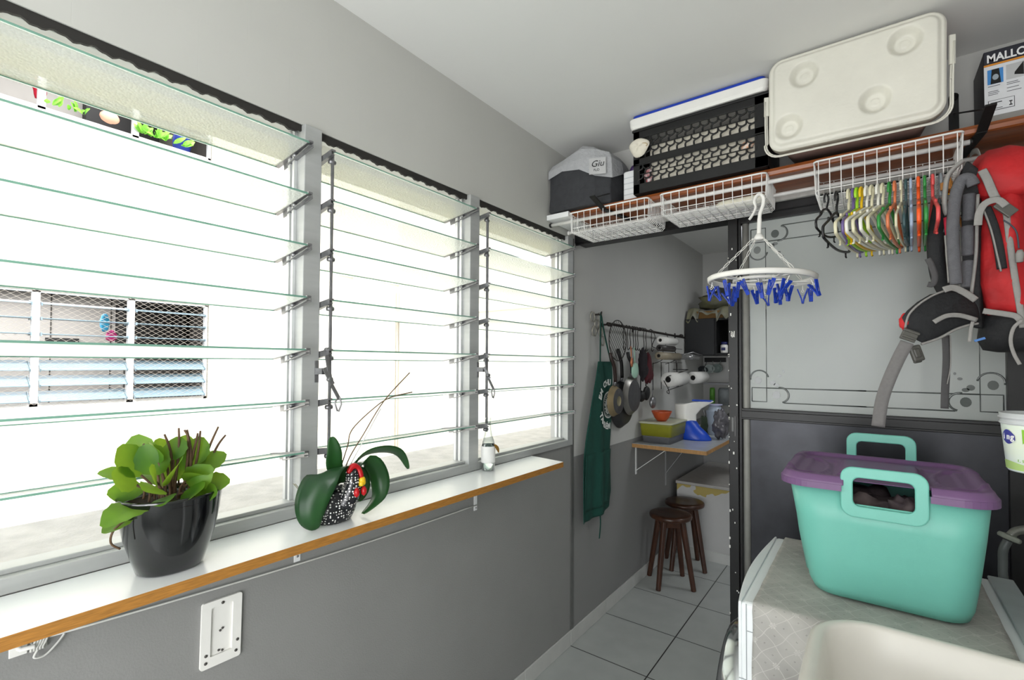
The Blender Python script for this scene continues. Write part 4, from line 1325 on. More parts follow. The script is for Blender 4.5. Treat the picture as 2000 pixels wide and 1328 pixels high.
strap([(1960, 430), (1975, 440), (1986, 455), (1990, 485)], .0018, .0018, pm('cord_dark', '#3d4650', .6), 'drawcord', Y=1.75, n=6)
m = MB(); A = at(1992, 488, Y=1.75); B = at(1991, 512, Y=1.75); m.tube([A, A+(B-A)*.3, B], [.005, .008, .007], 10); m.build('cord_lock', M_web, bp_)
# hip belt wing
P = [(1760, 620), (1770, 607), (1790, 590), (1815, 575), (1850, 568), (1885, 575), (1905, 600), (1912, 628), (1890, 634), (1860, 645), (1830, 660), (1805, 672), (1790, 665), (1775, 650)]
m = MB(); Fr = []; Bk = []
for i, (px, py) in enumerate(P):
    k = (px-1755)/160; Yv = 1.70+.09*k
    p = at(px, py, Y=Yv); Fr.append(p); Bk.append(p+Vector((.012, .028, .004)))
n = len(P); cen = sum(Fr, Vector())/n+Vector((0, -.012, 0))
m.add(Fr+Bk+[cen], [(2*n, (k+1) % n, k) for k in range(n)]+[tuple(range(n, 2*n))]+[(k, (k+1) % n, n+(k+1) % n, n+k) for k in range(n)], 0, True)
m.build('hip_belt', M_bblk, bp_, bevel=.003)
Yb = lambda px: 1.695+.09*(px-1755)/160
def bstrap(pts, wd, th, mat, name, off=0):
    m = MB(); Q = smoothpath([at(px, py, Y=Yb(px)+off) for px, py in pts], 5); m.tube(Q, 1, 10, flat=(th, wd), up=(0, -1, 0)); return m.build(name, mat, bp_)
bstrap([(1768, 640), (1775, 615), (1795, 594), (1822, 577), (1848, 567)], .0028, .004, M_web, 'belt_piping')
bstrap([(1800, 672), (1835, 660), (1865, 644), (1892, 635), (1910, 632)], .0034, .004, M_web, 'belt_piping')
bstrap([(1843, 566), (1862, 562), (1885, 572), (1906, 586)], .0085, .002, M_web, 'webbing_strap', -.012)
bstrap([(1824, 629), (1848, 617), (1875, 616), (1908, 625)], .0062, .002, M_web, 'webbing_strap', -.016)
bstrap([(1900, 628), (1896, 645), (1894, 668)], .004, .0015, M_web, 'loose_strap', -.018)
m = MB(); lump(m, at(1767, 628, Y=1.705)+Vector((0, .01, 0)), (.012, .008, .024), 2); m.build('red_belt_pocket', M_bred, bp_)
m = MB(); c = at(1776, 655, Y=1.69); Mx = frame_m(c, (1, .3, -.45), (.4, .1, 1))
m.obox(Mx, .036, .030, .008); m.obox(Mx @ Matrix.Translation((0, .010, .004)), .038, .006, .008); m.obox(Mx @ Matrix.Translation((0, -.006, .005)), .034, .006, .006)
m.build('belt_buckle', pm('buckle_grey', '#55544f'), bp_, bevel=.0018)
m = MB(); c = at(1790, 690, Y=1.70); Mx = frame_m(c, (1, .3, .25), (-.2, .1, 1))
m.obox(Mx, .026, .044, .014); m.obox(Mx @ Matrix.Translation((0, .0, .006)), .016, .026, .008); m.obox(Mx @ Matrix.Translation((-.004, -.022, 0)), .020, .008, .010)
m.build('buckle_socket', pm('buckle_dark', '#44433f', .4), bp_, bevel=.004)
m = MB(); Q = smoothpath([at(px, py, Y=1.69) for px, py in ((1772, 668), (1755, 700), (1735, 745), (1722, 785), (1715, 833))], 5)
m.tube(Q, 1, 8, flat=(.0014, .0165), up=(0, -1, 0)); m.build('belt_webbing', pm('webbing_mid', '#6f6d6c', .75, scale=150), bp_)
m = MB(); Q = smoothpath([at(px, py, Y=1.90) for px, py in ((1847, 655), (1849, 700), (1846, 760), (1845, 798))], 4)
m.tube(Q, 1, 8, flat=(.0014, .010), up=(0, -1, 0)); m.build('belt_webbing', M_webd, bp_)
m = MB(); Q = smoothpath([at(px, py, Y=1.88) for px, py in ((1856, 655), (1857, 690), (1856, 720), (1850, 750))], 4)
m.tube(Q, .0016, 6); m.build('pull_cord', M_web, bp_)
m = MB(); Q = smoothpath([at(px, py, Y=1.80) for px, py in ((1812, 505), (1820, 520), (1826, 540), (1822, 555), (1812, 555))], 4)
m.tube(Q, 1, 8, flat=(.002, .008), up=(0, -1, 0)); m.build('loose_strap', M_webd, bp_)
m = MB(); Q = smoothpath([at(px, py, Y=1.79) for px, py in ((1900, 655), (1905, 670), (1908, 678))], 3); m.tube(Q, .003, 6)
m = MB(); m.bar(at(1903, 666, Y=1.775), at(1924, 660, Y=1.775), .004, .006); m.build('blue_tag', pm('tag_blue', '#2f6fb5', .4), bp_)
hl = MB(); hl.tube(smoothpath([(1.520, 1.972, 2.045), (1.512, 1.985, 2.085), (1.510, 2.095, 2.1105), (1.515, 2.12, 2.06), (1.535, 2.10, 2.03)], 5), 1, 8, flat=(.0015, .009), up=(1, 0, 0)); hl.build('haul_loop', M_web, bp_)

# ================================================================== CLOTHES AIRER RING WITH PEGS
AC = Vector((.935, 1.895, 1.742))
ai = thing('peg_airer', 'round white hanging airer with chains and blue pegs, hooked on the basket', 'clothes airer', (AC.x, AC.y, 1.7))
tilt = Matrix.Rotation(math.radians(2.2), 4, 'Y') @ Matrix.Rotation(math.radians(-1), 4, 'X')
TA = Matrix.Translation(AC) @ tilt
m = MB(); R_ = .170
sec = [(R_-.004, -.010), (R_+.004, -.008), (R_+.006, .006), (R_+.001, .010), (R_-.010, .009), (R_-.010, .004), (R_-.006, .002)]
m.loft([[TA @ Vector((r*math.cos(a), r*math.sin(a), z)) for r, z in sec] for a in [2*PI*k/64 for k in range(65)]], cap0=False, cap1=False)
m.build('ring', M_whitep, ai)
m = MB()
m.tube([TA @ Vector((.085*math.cos(2*PI*k/40), .085*math.sin(2*PI*k/40), -.004)) for k in range(40)], .0055, 8, closed=True)
for k in range(4):
    a = PI/4+k*PI/2
    for da in (-.16, .16):
        m.bar(TA @ Vector((.085*math.cos(a), .085*math.sin(a), -.004)), TA @ Vector((.166*math.cos(a+da), .166*math.sin(a+da), 0)), .012, .004)
for a in (0, PI/2): m.bar(TA @ Vector((.085*math.cos(a), .085*math.sin(a), -.004)), TA @ Vector((-.085*math.cos(a), -.085*math.sin(a), -.004)), .014, .004)
m.build('spokes', M_whitep, ai)
hub = Vector((.932, 1.893, 1.893))
m = MB(); m.lathe([(.0, .016), (.008, .014), (.014, .004), (.018, -.006), (.012, -.010), (0, -.010)], 16, hub)
for k in range(4):
    a = PI/4+k*PI/2
    m.bar(hub+Vector((0, 0, -.004)), hub+Vector((.026*math.cos(a), .026*math.sin(a), -.008)), .006, .005)
hx = frame_m(hub, (1, 0, 0), (0, 0, 1))
H = lambda u, v: hub+Vector((u*.9, u*.44, v))
m.tube(smoothpath([H(0, .01), H(.002, .05), H(.004, .085), H(.014, .115), H(.016, .140), H(.006, .154), H(-.006, .150), H(-.014, .130), H(-.010, .108), H(-.022, .080), H(-.032, .066)], 5), [.0075]*8+[.0065]*30+[.005]*13, 8, flat=(1, .7))
m.build('hook', M_whitep, ai)
for k in range(4):
    a = PI/4+k*PI/2
    A = hub+Vector((.026*math.cos(a), .026*math.sin(a), -.010)); B = TA @ Vector((.163*math.cos(a), .163*math.sin(a), .010))
    m = MB(); N = 6; d = (B-A); dn = d.normalized()
    for i in range(N):
        p = A+d*(i/N); q = A+d*((i+1)/N); c = (p+q)/2; L = d.length/N/2+.0015
        sd = dn.orthogonal().normalized(); sd2 = dn.cross(sd)
        w_ = sd if i % 2 == 0 else (sd*.6+sd2*.8)
        m.tube([c+dn*(L*math.cos(t_))+w_*(.0034*math.sin(t_)) for t_ in [2*PI*j/12 for j in range(12)]], .0013, 5, closed=True)
    m.build('chain', M_whitep, ai)
M_peg = pm('blue_peg', '#1c3fae', .35, var=.1)
random.seed(21)
proto = None
for k in range(20):
    a = 2*PI*(k+.3)/20
    rr_ = .160 if k % 3 else .088
    base = TA @ Vector((rr_*math.cos(a), rr_*math.sin(a), -.012))
    if proto is None:
        pg = thing('clothes_peg', 'blue plastic peg dangling from the outer rim of the white airer', 'clothes peg', base, 0, 'blue pegs on the outer rim of the airer')
        b0 = base
        m = MB(); m.tube([b0, b0-Vector((0, 0, .020))], .0016, 6); m.tube([b0-Vector((0, 0, .022))+Vector((.004*math.cos(q), 0, .004*math.sin(q))) for q in [2*PI*j/8 for j in range(8)]], .0012, 5, closed=True); m.build('link', M_whitep, pg)
        for s in (-1, 1):
            m = MB()
            m.bar(b0+Vector((s*.0015, 0, -.068)), b0+Vector((s*.004, 0, -.050)), .011, .004, up=(1, 0, 0))
            m.bar(b0+Vector((s*.004, 0, -.050)), b0+Vector((s*.014, 0, -.020)), .0025, .003, up=(1, 0, 0))
            for yy in (-.0045, .0045): m.bar(b0+Vector((s*.004, yy, -.050)), b0+Vector((s*.0155, yy, -.016)), .0028, .004, up=(1, 0, 0))
            m.bar(b0+Vector((s*.0135, 0, -.022)), b0+Vector((s*.0155, 0, -.014)), .012, .0035, up=(1, 0, 0))
            m.build('jaw', M_peg, pg)
        m = MB(); m.tube([b0+Vector((.009*math.cos(q), .0, -.046+.009*math.sin(q))) for q in [2*PI*j/14 for j in range(13)]], .0008, 5); m.build('spring', M_zinc, pg)
        proto = pg; c = pg
    else:
        c = copy_tree(proto)
    if not (k % 3): c['label'] = 'blue plastic peg dangling from the inner hoop of the white airer'; c['group'] = 'blue pegs on the inner hoop of the airer'
    else: c['label'] = 'blue plastic peg dangling from the outer rim of the white airer'; c['group'] = 'blue pegs on the outer rim of the airer'
    c.location = base
    pegs = globals().setdefault('PEGS', []); pegs.append(c)
    c.rotation_euler = (random.uniform(-.35, .35), random.uniform(-.45, .45), random.uniform(0, 6.28))

PEGS.sort(key=lambda o: o.location.x*cam_r.x+o.location.y*cam_r.y)
PEGS[0]['label'] = 'leftmost blue plastic peg dangling from the white airer'
PEGS[-1]['label'] = 'rightmost blue plastic peg dangling from the white airer'

# ================================================================== WASHING MACHINE
wm = thing('washing_machine', 'white front-loading washing machine under a grey patterned cover', 'washing machine', (1.25, 1.59, 0))
M_wm = pm('white_appliance', '#eaeeef', .3, var=.01)
m = MB()
m.box(.980, 1.31, .02, 1.56, 1.872, .848)
m.build('cabinet', M_wm, wm, bevel=.012, seg=3)
# bowed front panel: convex in plan
m = MB(); rows = []
for z, inset in ((.02, .0), (.60, .0), (.80, .0), (.835, .004), (.850, .018)):
    r = []
    N = 14
    for k in range(N+1):
        y = 1.31+.562*k/N
        bow = .022*math.sin(PI*(k/N)**.92)+.003
        r.append((.980-bow*(.85 if z > .84 else 1)+inset*.0, y, z-(.0 if z < .84 else .002)))
    r.append((.984, 1.872, z)); r.append((.984, 1.31, z))
    rows.append(r)
m.loft(rows, smooth=False)
m.build('front_panel', M_wm, wm, bevel=.003)
m = MB(); m.box(.9945, 1.3083, .02, .9965, 1.3098, .846); m.box(.978, 1.3083, .66, .995, 1.3098, .6615); m.box(.997, 1.3083, .78, 1.012, 1.3098, .7815)
m.build('panel_seam', pm('seam_grey', '#9aa0a3', .5), wm)
Dm = frame_m((.938, 1.59, .45), (0, 1, 0), (0, 0, 1))  # +z local = +x
m = MB(); m.lathe([(.205, .018), (.205, -.030), (.19, -.045), (.165, -.040), (.155, -.02), (.155, 0)], 48, mtx=Dm, cap=False)
dr = m.build('door', pm('chrome', '#c9ccce', .12, .95), wm)
m = MB(); m.lathe([(0, -.045), (.08, -.04), (.14, -.022), (.154, -.012)], 40, mtx=Dm, cap=False); m.build('door_glass', pm('dark_glass', '#15171a', .05, spec=.8), dr)
m = MB(); m.lathe([(.018, 0), (.018, -.022), (.015, -.026), (0, -.026)], 24, mtx=frame_m((.962, 1.69, .775), (0, 1, 0), (0, 0, 1))); m.build('control_knob', pm('chrome', '#c9ccce'), wm)
m = MB(); m.box(1.500, 1.316, .8485, 1.552, 1.868, .858); m.build('rear_strip', pm('strip_bluegrey', '#aeb6b8', .4), wm, bevel=.003)

# patterned cover: drapes over the top and the side facing the camera
mc = pm('machine_cover', '#aba9a4', .75, var=.2, scale=7)
nt, b = nodes_of(mc)
cur = b.inputs['Base Color'].links[0].from_socket
tc = nt.nodes.new('ShaderNodeTexCoord'); sx = nt.nodes.new('ShaderNodeSeparateXYZ'); nt.links.new(tc.outputs['Object'], sx.inputs[0])


def mth(op, a, bb=None, c=None):
    n = nt.nodes.new('ShaderNodeMath'); n.operation = op
    for i, v in enumerate((a, bb, c)):
        if v is None: continue
        if isinstance(v, (int, float)): n.inputs[i].default_value = v
        else: nt.links.new(v, n.inputs[i])
    return n.outputs[0]


V = mth('ADD', sx.outputs['Y'], sx.outputs['Z']); U = sx.outputs['X']
kk = 1/.046
wav = mth('MULTIPLY', mth('SINE', mth('MULTIPLY', V, 105)), .004)
a_ = mth('MULTIPLY', mth('ADD', mth('ADD', U, V), wav), kk); c_ = mth('MULTIPLY', mth('SUBTRACT', mth('ADD', U, wav), V), kk)
fa = mth('ABSOLUTE', mth('SUBTRACT', mth('FRACT', a_), .5)); fc = mth('ABSOLUTE', mth('SUBTRACT', mth('FRACT', c_), .5))
la = mth('GREATER_THAN', fa, .477); lc = mth('GREATER_THAN', fc, .477); lines = mth('MAXIMUM', la, lc)
# small dot quads in cell centres
da = mth('ABSOLUTE', mth('SUBTRACT', fa, .028)); dc = mth('ABSOLUTE', mth('SUBTRACT', fc, .028))
rr_ = mth('ADD', mth('MULTIPLY', da, da), mth('MULTIPLY', dc, dc)); dots = mth('LESS_THAN', rr_, .0003)
# lace blossoms where lines cross, on alternate crossings
ga = mth('ABSOLUTE', mth('SUBTRACT', mth('FRACT', mth('MULTIPLY', a_, .5)), .5)); gc = mth('ABSOLUTE', mth('SUBTRACT', mth('FRACT', mth('MULTIPLY', c_, .5)), .5))
rx = mth('SQRT', mth('ADD', mth('MULTIPLY', ga, ga), mth('MULTIPLY', gc, gc)))
ang = mth('ARCTAN2', ga, gc)
pet = mth('LESS_THAN', mth('ABSOLUTE', mth('SUBTRACT', rx, mth('ADD', .075, mth('MULTIPLY', mth('SINE', mth('MULTIPLY', ang, 8)), .03)))), .018)
msk = mth('MAXIMUM', mth('MULTIPLY', lines, .55), mth('MULTIPLY', pet, .7))
mx = nt.nodes.new('ShaderNodeMix'); mx.data_type = 'RGBA'; nt.links.new(msk, mx.inputs[0]); nt.links.new(cur, mx.inputs[6]); mx.inputs[7].default_value = (*lin('#c9c7c2'), 1)
m3 = nt.nodes.new('ShaderNodeMix'); m3.data_type = 'RGBA'; nt.links.new(mth('MULTIPLY', dots, .85), m3.inputs[0]); nt.links.new(mx.outputs[2], m3.inputs[6]); m3.inputs[7].default_value = (*lin('#4a4a48'), 1)
nt.links.new(m3.outputs[2], b.inputs['Base Color'])


def coverf(u, v):
    # u across x, v from far edge over the top and down the near side
    x = 1.010+.470*u
    s = v*(.560+.60)
    if s < .548:
        y = 1.868-s; z = .8535+.0012*noise.noise(Vector((x*14, y*9, 0)))
    elif s < .572:
        a = (s-.548)/.024*PI/2; y = 1.320-.016*math.sin(a)-.0; z = .8385+.015*math.cos(a)
    else:
        y = 1.3035; z = .8385-(s-.572)
        y += .0035*math.sin(x*30+z*2)*min(1, (s-.572)*4)-.0035
    return (x+.003*noise.noise(Vector((s*9, u*3, 1))), y, z)


m = MB(); m.grid(coverf, 44, 150)
cv = m.build('machine_cover', mc, solid=.0016, fix=False); tag(cv, 'grey patterned cloth cover draped over the washing machine', 'cover')

# ================================================================== MINT BASKET
mk = thing('laundry_basket', 'mint green plastic basket with purple lid standing on the washing machine', 'laundry basket', (1.265, 1.62, .857))
M_mint = pm('mint_plastic', '#6fb8a9', .38, var=.02, spec=.4, bump=.04, bscale=500)
rings = []
for z, x0, x1, y0, y1, r in ((.8575, 1.135, 1.415, 1.475, 1.70, .05), (.862, 1.122, 1.425, 1.460, 1.715, .055), (.885, 1.112, 1.432, 1.449, 1.728, .06), (.95, 1.100, 1.441, 1.444, 1.748, .06), (1.05, 1.084, 1.452, 1.439, 1.775, .058), (1.142, 1.070, 1.460, 1.434, 1.800, .056)):
    rings.append(rr3((x0+x1)/2, (y0+y1)/2, z, x1-x0, y1-y0, r, 8))
inner = [rr3(1.265, 1.617, z, .382-k, .358-k, .052, 8) for z, k in ((1.142, 0), (1.0, .03), (.90, .06))]
def dense(ring):
    out_ = []
    for k in range(len(ring)):
        p, q = Vector(ring[k]), Vector(ring[(k+1) % len(ring)]); n_ = 20 if (p-q).length > .1 else 1
        out_ += [p+(q-p)*j/n_ for j in range(n_)]
    return out_


def notch(ring, amt):
    return [Vector((p.x, p.y, min(p.z, 1.102) if (p.y < 1.46 and abs(p.x-1.268) < .074) else p.z)) for p in ring]


allr = [dense(r) for r in rings+inner]
allr[5] = notch(allr[5], 1); allr[6] = notch(allr[6], 1)
m = MB(); m.loft(allr, cap1=True); m.build('tub', M_mint, mk)


def handle(y, zlo, zhi, nm, lean=0):
    m = MB(); cx = 1.268
    def ringp(w, h, r, cz): return [(cx+a, cz+b) for a, b in rrect(w, h, r, 6)]
    cz = (zlo+zhi)/2; H_ = zhi-zlo
    o = ringp(.165, H_, .026, cz); i = ringp(.165-.050, H_-.052, .014, cz+.001)
    th = .010; N = len(o)
    f = lambda p, d: (p[0], y+d+lean*(p[1]-zlo), p[1])
    vs = [f(p, 0) for p in o]+[f(p, th) for p in o]+[f(p, 0) for p in i]+[f(p, th) for p in i]
    fs = []
    for k in range(N):
        l = (k+1) % N
        fs += [(k, l, N+l, N+k), (2*N+k, 3*N+k, 3*N+l, 2*N+l), (k, 2*N+k, 2*N+l, l), (N+k, N+l, 3*N+l, 3*N+k)]
    m.add(vs, fs); return m.build(nm, M_mint, mk, bevel=.003)


handle(1.425, 1.072, 1.192, 'handle', lean=0)
handle(1.800, 1.105, 1.232, 'handle', lean=0)
M_purp = pm('mauve_lid', '#6e5177', .42, var=.05, scale=12, spec=.4)
m = MB(); LX, LY, lw_, lh_ = 1.262, 1.619, .420, .402


def sst(a, b_, x): t_ = max(0, min(1, (x-a)/(b_-a))); return t_*t_*(3-2*t_)


def lidg(u, v):
    x = (u-.5)*lw_; y = (v-.5)*lh_
    e = min(lw_/2-abs(x), lh_/2-abs(y))
    x, y = sq2round(x, y, lw_/2, lh_/2, .065)
    z = 1.146+.017*sst(0, .012, e)-.010*sst(.022, .034, e)
    # raised hump along the middle, with two recessed grips left and right
    q = max(abs(x)/.085, abs(y+.01)/.10); z += .010*(1-sst(.9, 1.05, q))
    q = max(abs(x)/.055, abs(y+.05)/.035); z -= .006*(1-sst(.85, 1.05, q))
    for s in (-1, 1):
        q = max(abs(x-s*.125)/.030, abs(y)/.11); z -= .006*(1-sst(.85, 1.1, q))
        q = abs(math.hypot((x-s*.16)/.9, (y)/2.2)-.055); z += .004*(1-sst(.002, .006, q))
    return Vector((LX+x, LY+y, z))


NU, NV = 96, 90
vs = [lidg(i/NU, j/NV) for i in range(NU+1) for j in range(NV+1)]
fs = []
for i in range(NU):
    for j in range(NV):
        a = vs[i*(NV+1)+j]
        if abs(a.x-1.270) < .082 and a.y < 1.452: continue      # opening at the front handle
        fs.append((i*(NV+1)+j, (i+1)*(NV+1)+j, (i+1)*(NV+1)+j+1, i*(NV+1)+j+1))
m.add(vs, fs, 0, True)
ed = [(LX+x, LY+y) for x, y in rrect(lw_, lh_, .065, 8)]
for k in range(len(ed)):
    p, q = ed[k], ed[(k+1) % len(ed)]
    mxx_, myy_ = (p[0]+q[0])/2, (p[1]+q[1])/2
    if abs(p[1]-q[1]) < 1e-6 and p[1] < 1.45 and abs(p[0]-q[0]) > .1:
        for a, bb in ((min(p[0], q[0]), 1.188), (1.352, max(p[0], q[0]))):
            m.add([(a, p[1], 1.146), (bb, p[1], 1.146), (bb, p[1], 1.131), (a, p[1], 1.131)], [(0, 1, 2, 3)])
        continue
    m.add([(p[0], p[1], 1.146), (q[0], q[1], 1.146), (q[0], q[1], 1.131), (p[0], p[1], 1.131)], [(0, 1, 2, 3)])
m.build('lid', M_purp, mk, fix=False, solid=.0015)
m = MB(); lump(m, (1.25, 1.58, 1.02), (.11, .12, .085), 5, n=(24, 14), amp=.3); lump(m, (1.31, 1.50, 1.09), (.035, .035, .03), 8, amp=.3)
tag(m.build('laundry', pm('laundry_dark', '#3b3136', .9, col2='#7d6f6c', scale=12, bump=.4, bscale=20)), 'dark crumpled laundry inside the mint green basket', 'clothes')

# ================================================================== LAUNDRY TUB (basin)
bs = thing('laundry_sink', 'off-white plastic laundry sink in the near right corner', 'laundry sink', (1.42, .95, 0))
M_sink = pm('sink_plastic', '#dad7cf', .35, var=.05, scale=5, bump=.03)
nt, b = nodes_of(M_sink)
m = MB(); rg = []
bx0, bx1, by0, by1 = 1.142, 1.690, .60, 1.268
cxx, cyy = (bx0+bx1)/2, (by0+by1)/2; ww, hh_ = bx1-bx0, by1-by0
for z, k, r in ((.62, .10, .10), (.80, .05, .11), (.876, .012, .12), (.892, .0, .125), (.9, .006, .122), (.903, .02, .115), (.903, .044, .105), (.897, .054, .10), (.83, .072, .09), (.72, .11, .09), (.655, .17, .10), (.640, .24, .08)):
    rg.append(rr3(cxx, cyy, z, ww-k, hh_-k, r, 10))
m.loft(rg, cap0=True, cap1=True); m.build('bowl', M_sink, bs)
m = MB()
for k in range(7):
    y = .66+.045*k
    m.tube([(1.24, y, .85-.10), (1.60, y, .85-.10)], .012, 8)
Mw = pm('washboard', '#d6d2c7', .35)
m = MB()
def wbf(u, v):
    x = 1.235+.36*u; y = 1.16-.46*v
    return (x, y, .80-.10*(1-v)*0-.13*(1-v)**1.5+.006*math.sin(v*PI*16)*(1 if .12 < u < .88 else 0))
m.grid(wbf, 24, 120); m.build('washboard', M_sink, bs, fix=False)
m = MB(); m.box(1.26, .72, 0, 1.60, 1.14, .62); m.build('pedestal', M_white, bs, bevel=.01)

# ================================================================== RIGHT WALL THINGS
tu = thing('plastic_pot', 'clear plastic pot with green and blue printed label at the right edge', 'container', (1.548, 1.55, 1.2))
c0 = Vector((1.548, 1.55, 1.203))
m = MB(); m.lathe([(0, 0), (.052, 0), (.055, .004), (.0635, .104)], 40, c0, cap=False)
mlab = pm('pot_label', '#d9e6ef', .4, col2='#dfe9d2', scale=9)
m.build('pot_body', mlab, tu)
m = MB(); m.lathe([(.0640, .104), (.0665, .106), (.0665, .109), (.0645, .110), (.0655, .117), (.068, .118), (.068, .121), (.0655, .122), (.0665, .129), (.064, .130), (.060, .112)], 40, c0, cap=False)
m.build('pot_rim', pm('frosted_plastic', '#d4d8da', .3, trans=.2), tu)


def on_pot(ang_deg, z, off=.0006):
    a = math.radians(ang_deg); r = .055+(.0635-.055)*(z-.004)/.1+off
    return c0+Vector((r*math.cos(a), r*math.sin(a), z)), Vector((-math.sin(a), math.cos(a), 0)), Vector((math.cos(a), math.sin(a), 0))


def pot_patch(poly, mat, name, off=.0006):
    m = MB(); vs = [on_pot(a, z, off)[0] for a, z in poly]; m.add(vs, [tuple(range(len(vs)))]); return m.build(name, mat, tu, fix=False)


a0 = -128   # angle facing the camera
m = MB(); 
def band(a1, a2, zf1, zf2, mat, name, off):
    m = MB(); m.grid(lambda u, v: on_pot(a1+(a2-a1)*u, zf1(u)+(zf2(u)-zf1(u))*v, off)[0], 20, 3); return m.build(name, mat, tu, fix=False)
band(-200, -20, lambda u: .005, lambda u: .020+.004*math.sin(u*9), pm('label_green', '#a9c77a', .4), 'label_band', .0007)
band(-128, -60, lambda u: .064+.012*math.sin(u*PI*2.2), lambda u: .096, pm('leaf_green', '#86bb3c', .4), 'label_leaf', .0008)
band(-172, -140, lambda u: .071-.010*math.sin(u*PI), lambda u: .081+.012*math.sin(u*PI), pm('logo_purple', '#3c3f93', .4), 'label_badge', .0010)
for i, ch in enumerate('ing'):
    p, tdir, nrm = on_pot(-168+i*9.5, .0715, .0016)
    text('label_writing', ch, .019, frame_m(p, tdir, (0, 0, 1)), M_white, tu, bold=.0005)
for i, ch in enumerate('1,5kg'):
    p, tdir, nrm = on_pot(-140+i*4.5, .024, .0012)
    text('label_writing', ch, .008, frame_m(p, tdir, (0, 0, 1)), pm('leaf_green', '#86bb3c'), tu)
m = MB(); m.box(1.56, 1.49, 1.192, XR-.001, 1.62, 1.2025)
tag(m.build('corner_shelf', M_white), 'small white wall shelf carrying the printed plastic pot', 'shelf')

fa_ = thing('wall_tap', 'worn metal tap with plastic nut on the right, feeding the grey hose', 'tap', (1.6, 1.9, .98))
m = MB(); m.tube(smoothpath([(XR-.001, 1.90, .985), (1.60, 1.90, .992), (1.565, 1.895, .985), (1.550, 1.888, .970)], 6), .011, 12); m.build('spout', pm('old_brass_grey', '#85867f', .4, .7, var=.2, scale=40), fa_)
ax = Vector((-.35, -.15, -.9)).normalized(); c = Vector((1.548, 1.886, .966)); Mn = frame_m(c, ax.orthogonal(), ax.cross(ax.orthogonal()))
m = MB(); m.lathe([(.012, -.008), (.024, -.006), (.026, 0), (.024, .006), (.012, .008)], 8, mtx=Mn, smooth=False)
m.build('union_nut', pm('nut_greenish', '#8c9186', .5, var=.15, scale=30), fa_, bevel=.002)
ho = MB(); ho.tube(smoothpath([c+ax*.010, c+ax*.035, (1.534, 1.885, .90), (1.538, 1.885, .83), (1.575, 1.90, .70), (1.625, 1.93, .50), (1.63, 1.95, .2), (1.63, 1.95, .012)], 8), .0105, 12)
tag(ho.build('hose', pm('grey_rubber', '#5a5f5e', .45)), 'grey rubber hose running from the tap behind the washing machine', 'hose')
sk_ = MB()

# ================================================================== KITCHEN: WALL, TABLE, STOOLS
# low painted masonry block with yellow stain
m = MB(); m.box(.045, 3.722, 0, 2.195, 4.615, .530)
mbk = pm('painted_block', '#b9b9b7', .8, var=.04, scale=8)
nt, b = nodes_of(mbk); cur = b.inputs['Base Color'].links[0].from_socket
tc = nt.nodes.new('ShaderNodeTexCoord'); sx = nt.nodes.new('ShaderNodeSeparateXYZ'); nt.links.new(tc.outputs['Object'], sx.inputs[0])
nz = nt.nodes.new('ShaderNodeTexNoise'); nz.inputs['Scale'].default_value = 9; nt.links.new(tc.outputs['Object'], nz.inputs['Vector'])
dz = mth('SUBTRACT', .532, sx.outputs['Z'])
st_ = mth('MULTIPLY', mth('LESS_THAN', dz, mth('MULTIPLY', mth('SUBTRACT', nz.outputs['Fac'], .28), .22)), .8)
mx = nt.nodes.new('ShaderNodeMix'); mx.data_type = 'RGBA'; nt.links.new(st_, mx.inputs[0]); nt.links.new(cur, mx.inputs[6]); mx.inputs[7].default_value = (*lin('#a8921c'), 1)
nt.links.new(mx.outputs[2], b.inputs['Base Color'])
kb = thing('masonry_counter', 'low white painted masonry block with yellow stain below its ledge', 'counter', (1.1, 4.1, 0))
m.build('block', mbk, kb)
m = MB(); m.box(.040, 3.705, .5305, 2.195, 4.615, .552); m.build('ledge_slab', pm('grey_ledge', '#a5a39f', .6, var=.08, scale=20), kb, bevel=.004)
m = MB(); m.box(.06, 3.706, .0, 2.195, 3.7215, .072); m.build('skirting', M_skirt, kb)

# table hinged on brackets
tbm = thing('wall_table', 'white topped folding table on metal brackets fixed to the kitchen wall', 'table', (.24, 3.6, .92))
m = MB(); vs_ = None
m.box(.0015, 2.965, .900, .465, 4.25, .9235); m.build('tabletop', pm('table_edge', '#a77e4d', .6, var=.2, scale=30, stretch=(12, 1, 1)), tbm, bevel=.001)
m = MB(); m.box(.0025, 2.966, .9237, .464, 4.249, .9247); m.build('laminate', pm('table_laminate', '#b9bcbf', .25), tbm)
for y in (3.03, 3.60):
    m = MB(); m.box(.0005, y-.010, .715 if y < 3.3 else .53, .004, y+.010, .8995); m.box(.004, y-.010, .893, .36, y+.010, .8995)
    m.bar((.003, y, .74 if y < 3.3 else .62), (.20, y, .893), .012, .003)
    for z in (.74, .88): m.tube([(.003, y, z), (.0055, y, z)], .004, 8)
    m.build('bracket', M_white if y < 3.3 else pm('grey_paint', '#9c9ca0', .5), tbm)

# stools
M_stool = pm('dark_stool_wood', '#3a2012', .4, var=.35, scale=16, stretch=(2, 2, .6), coat=.2)


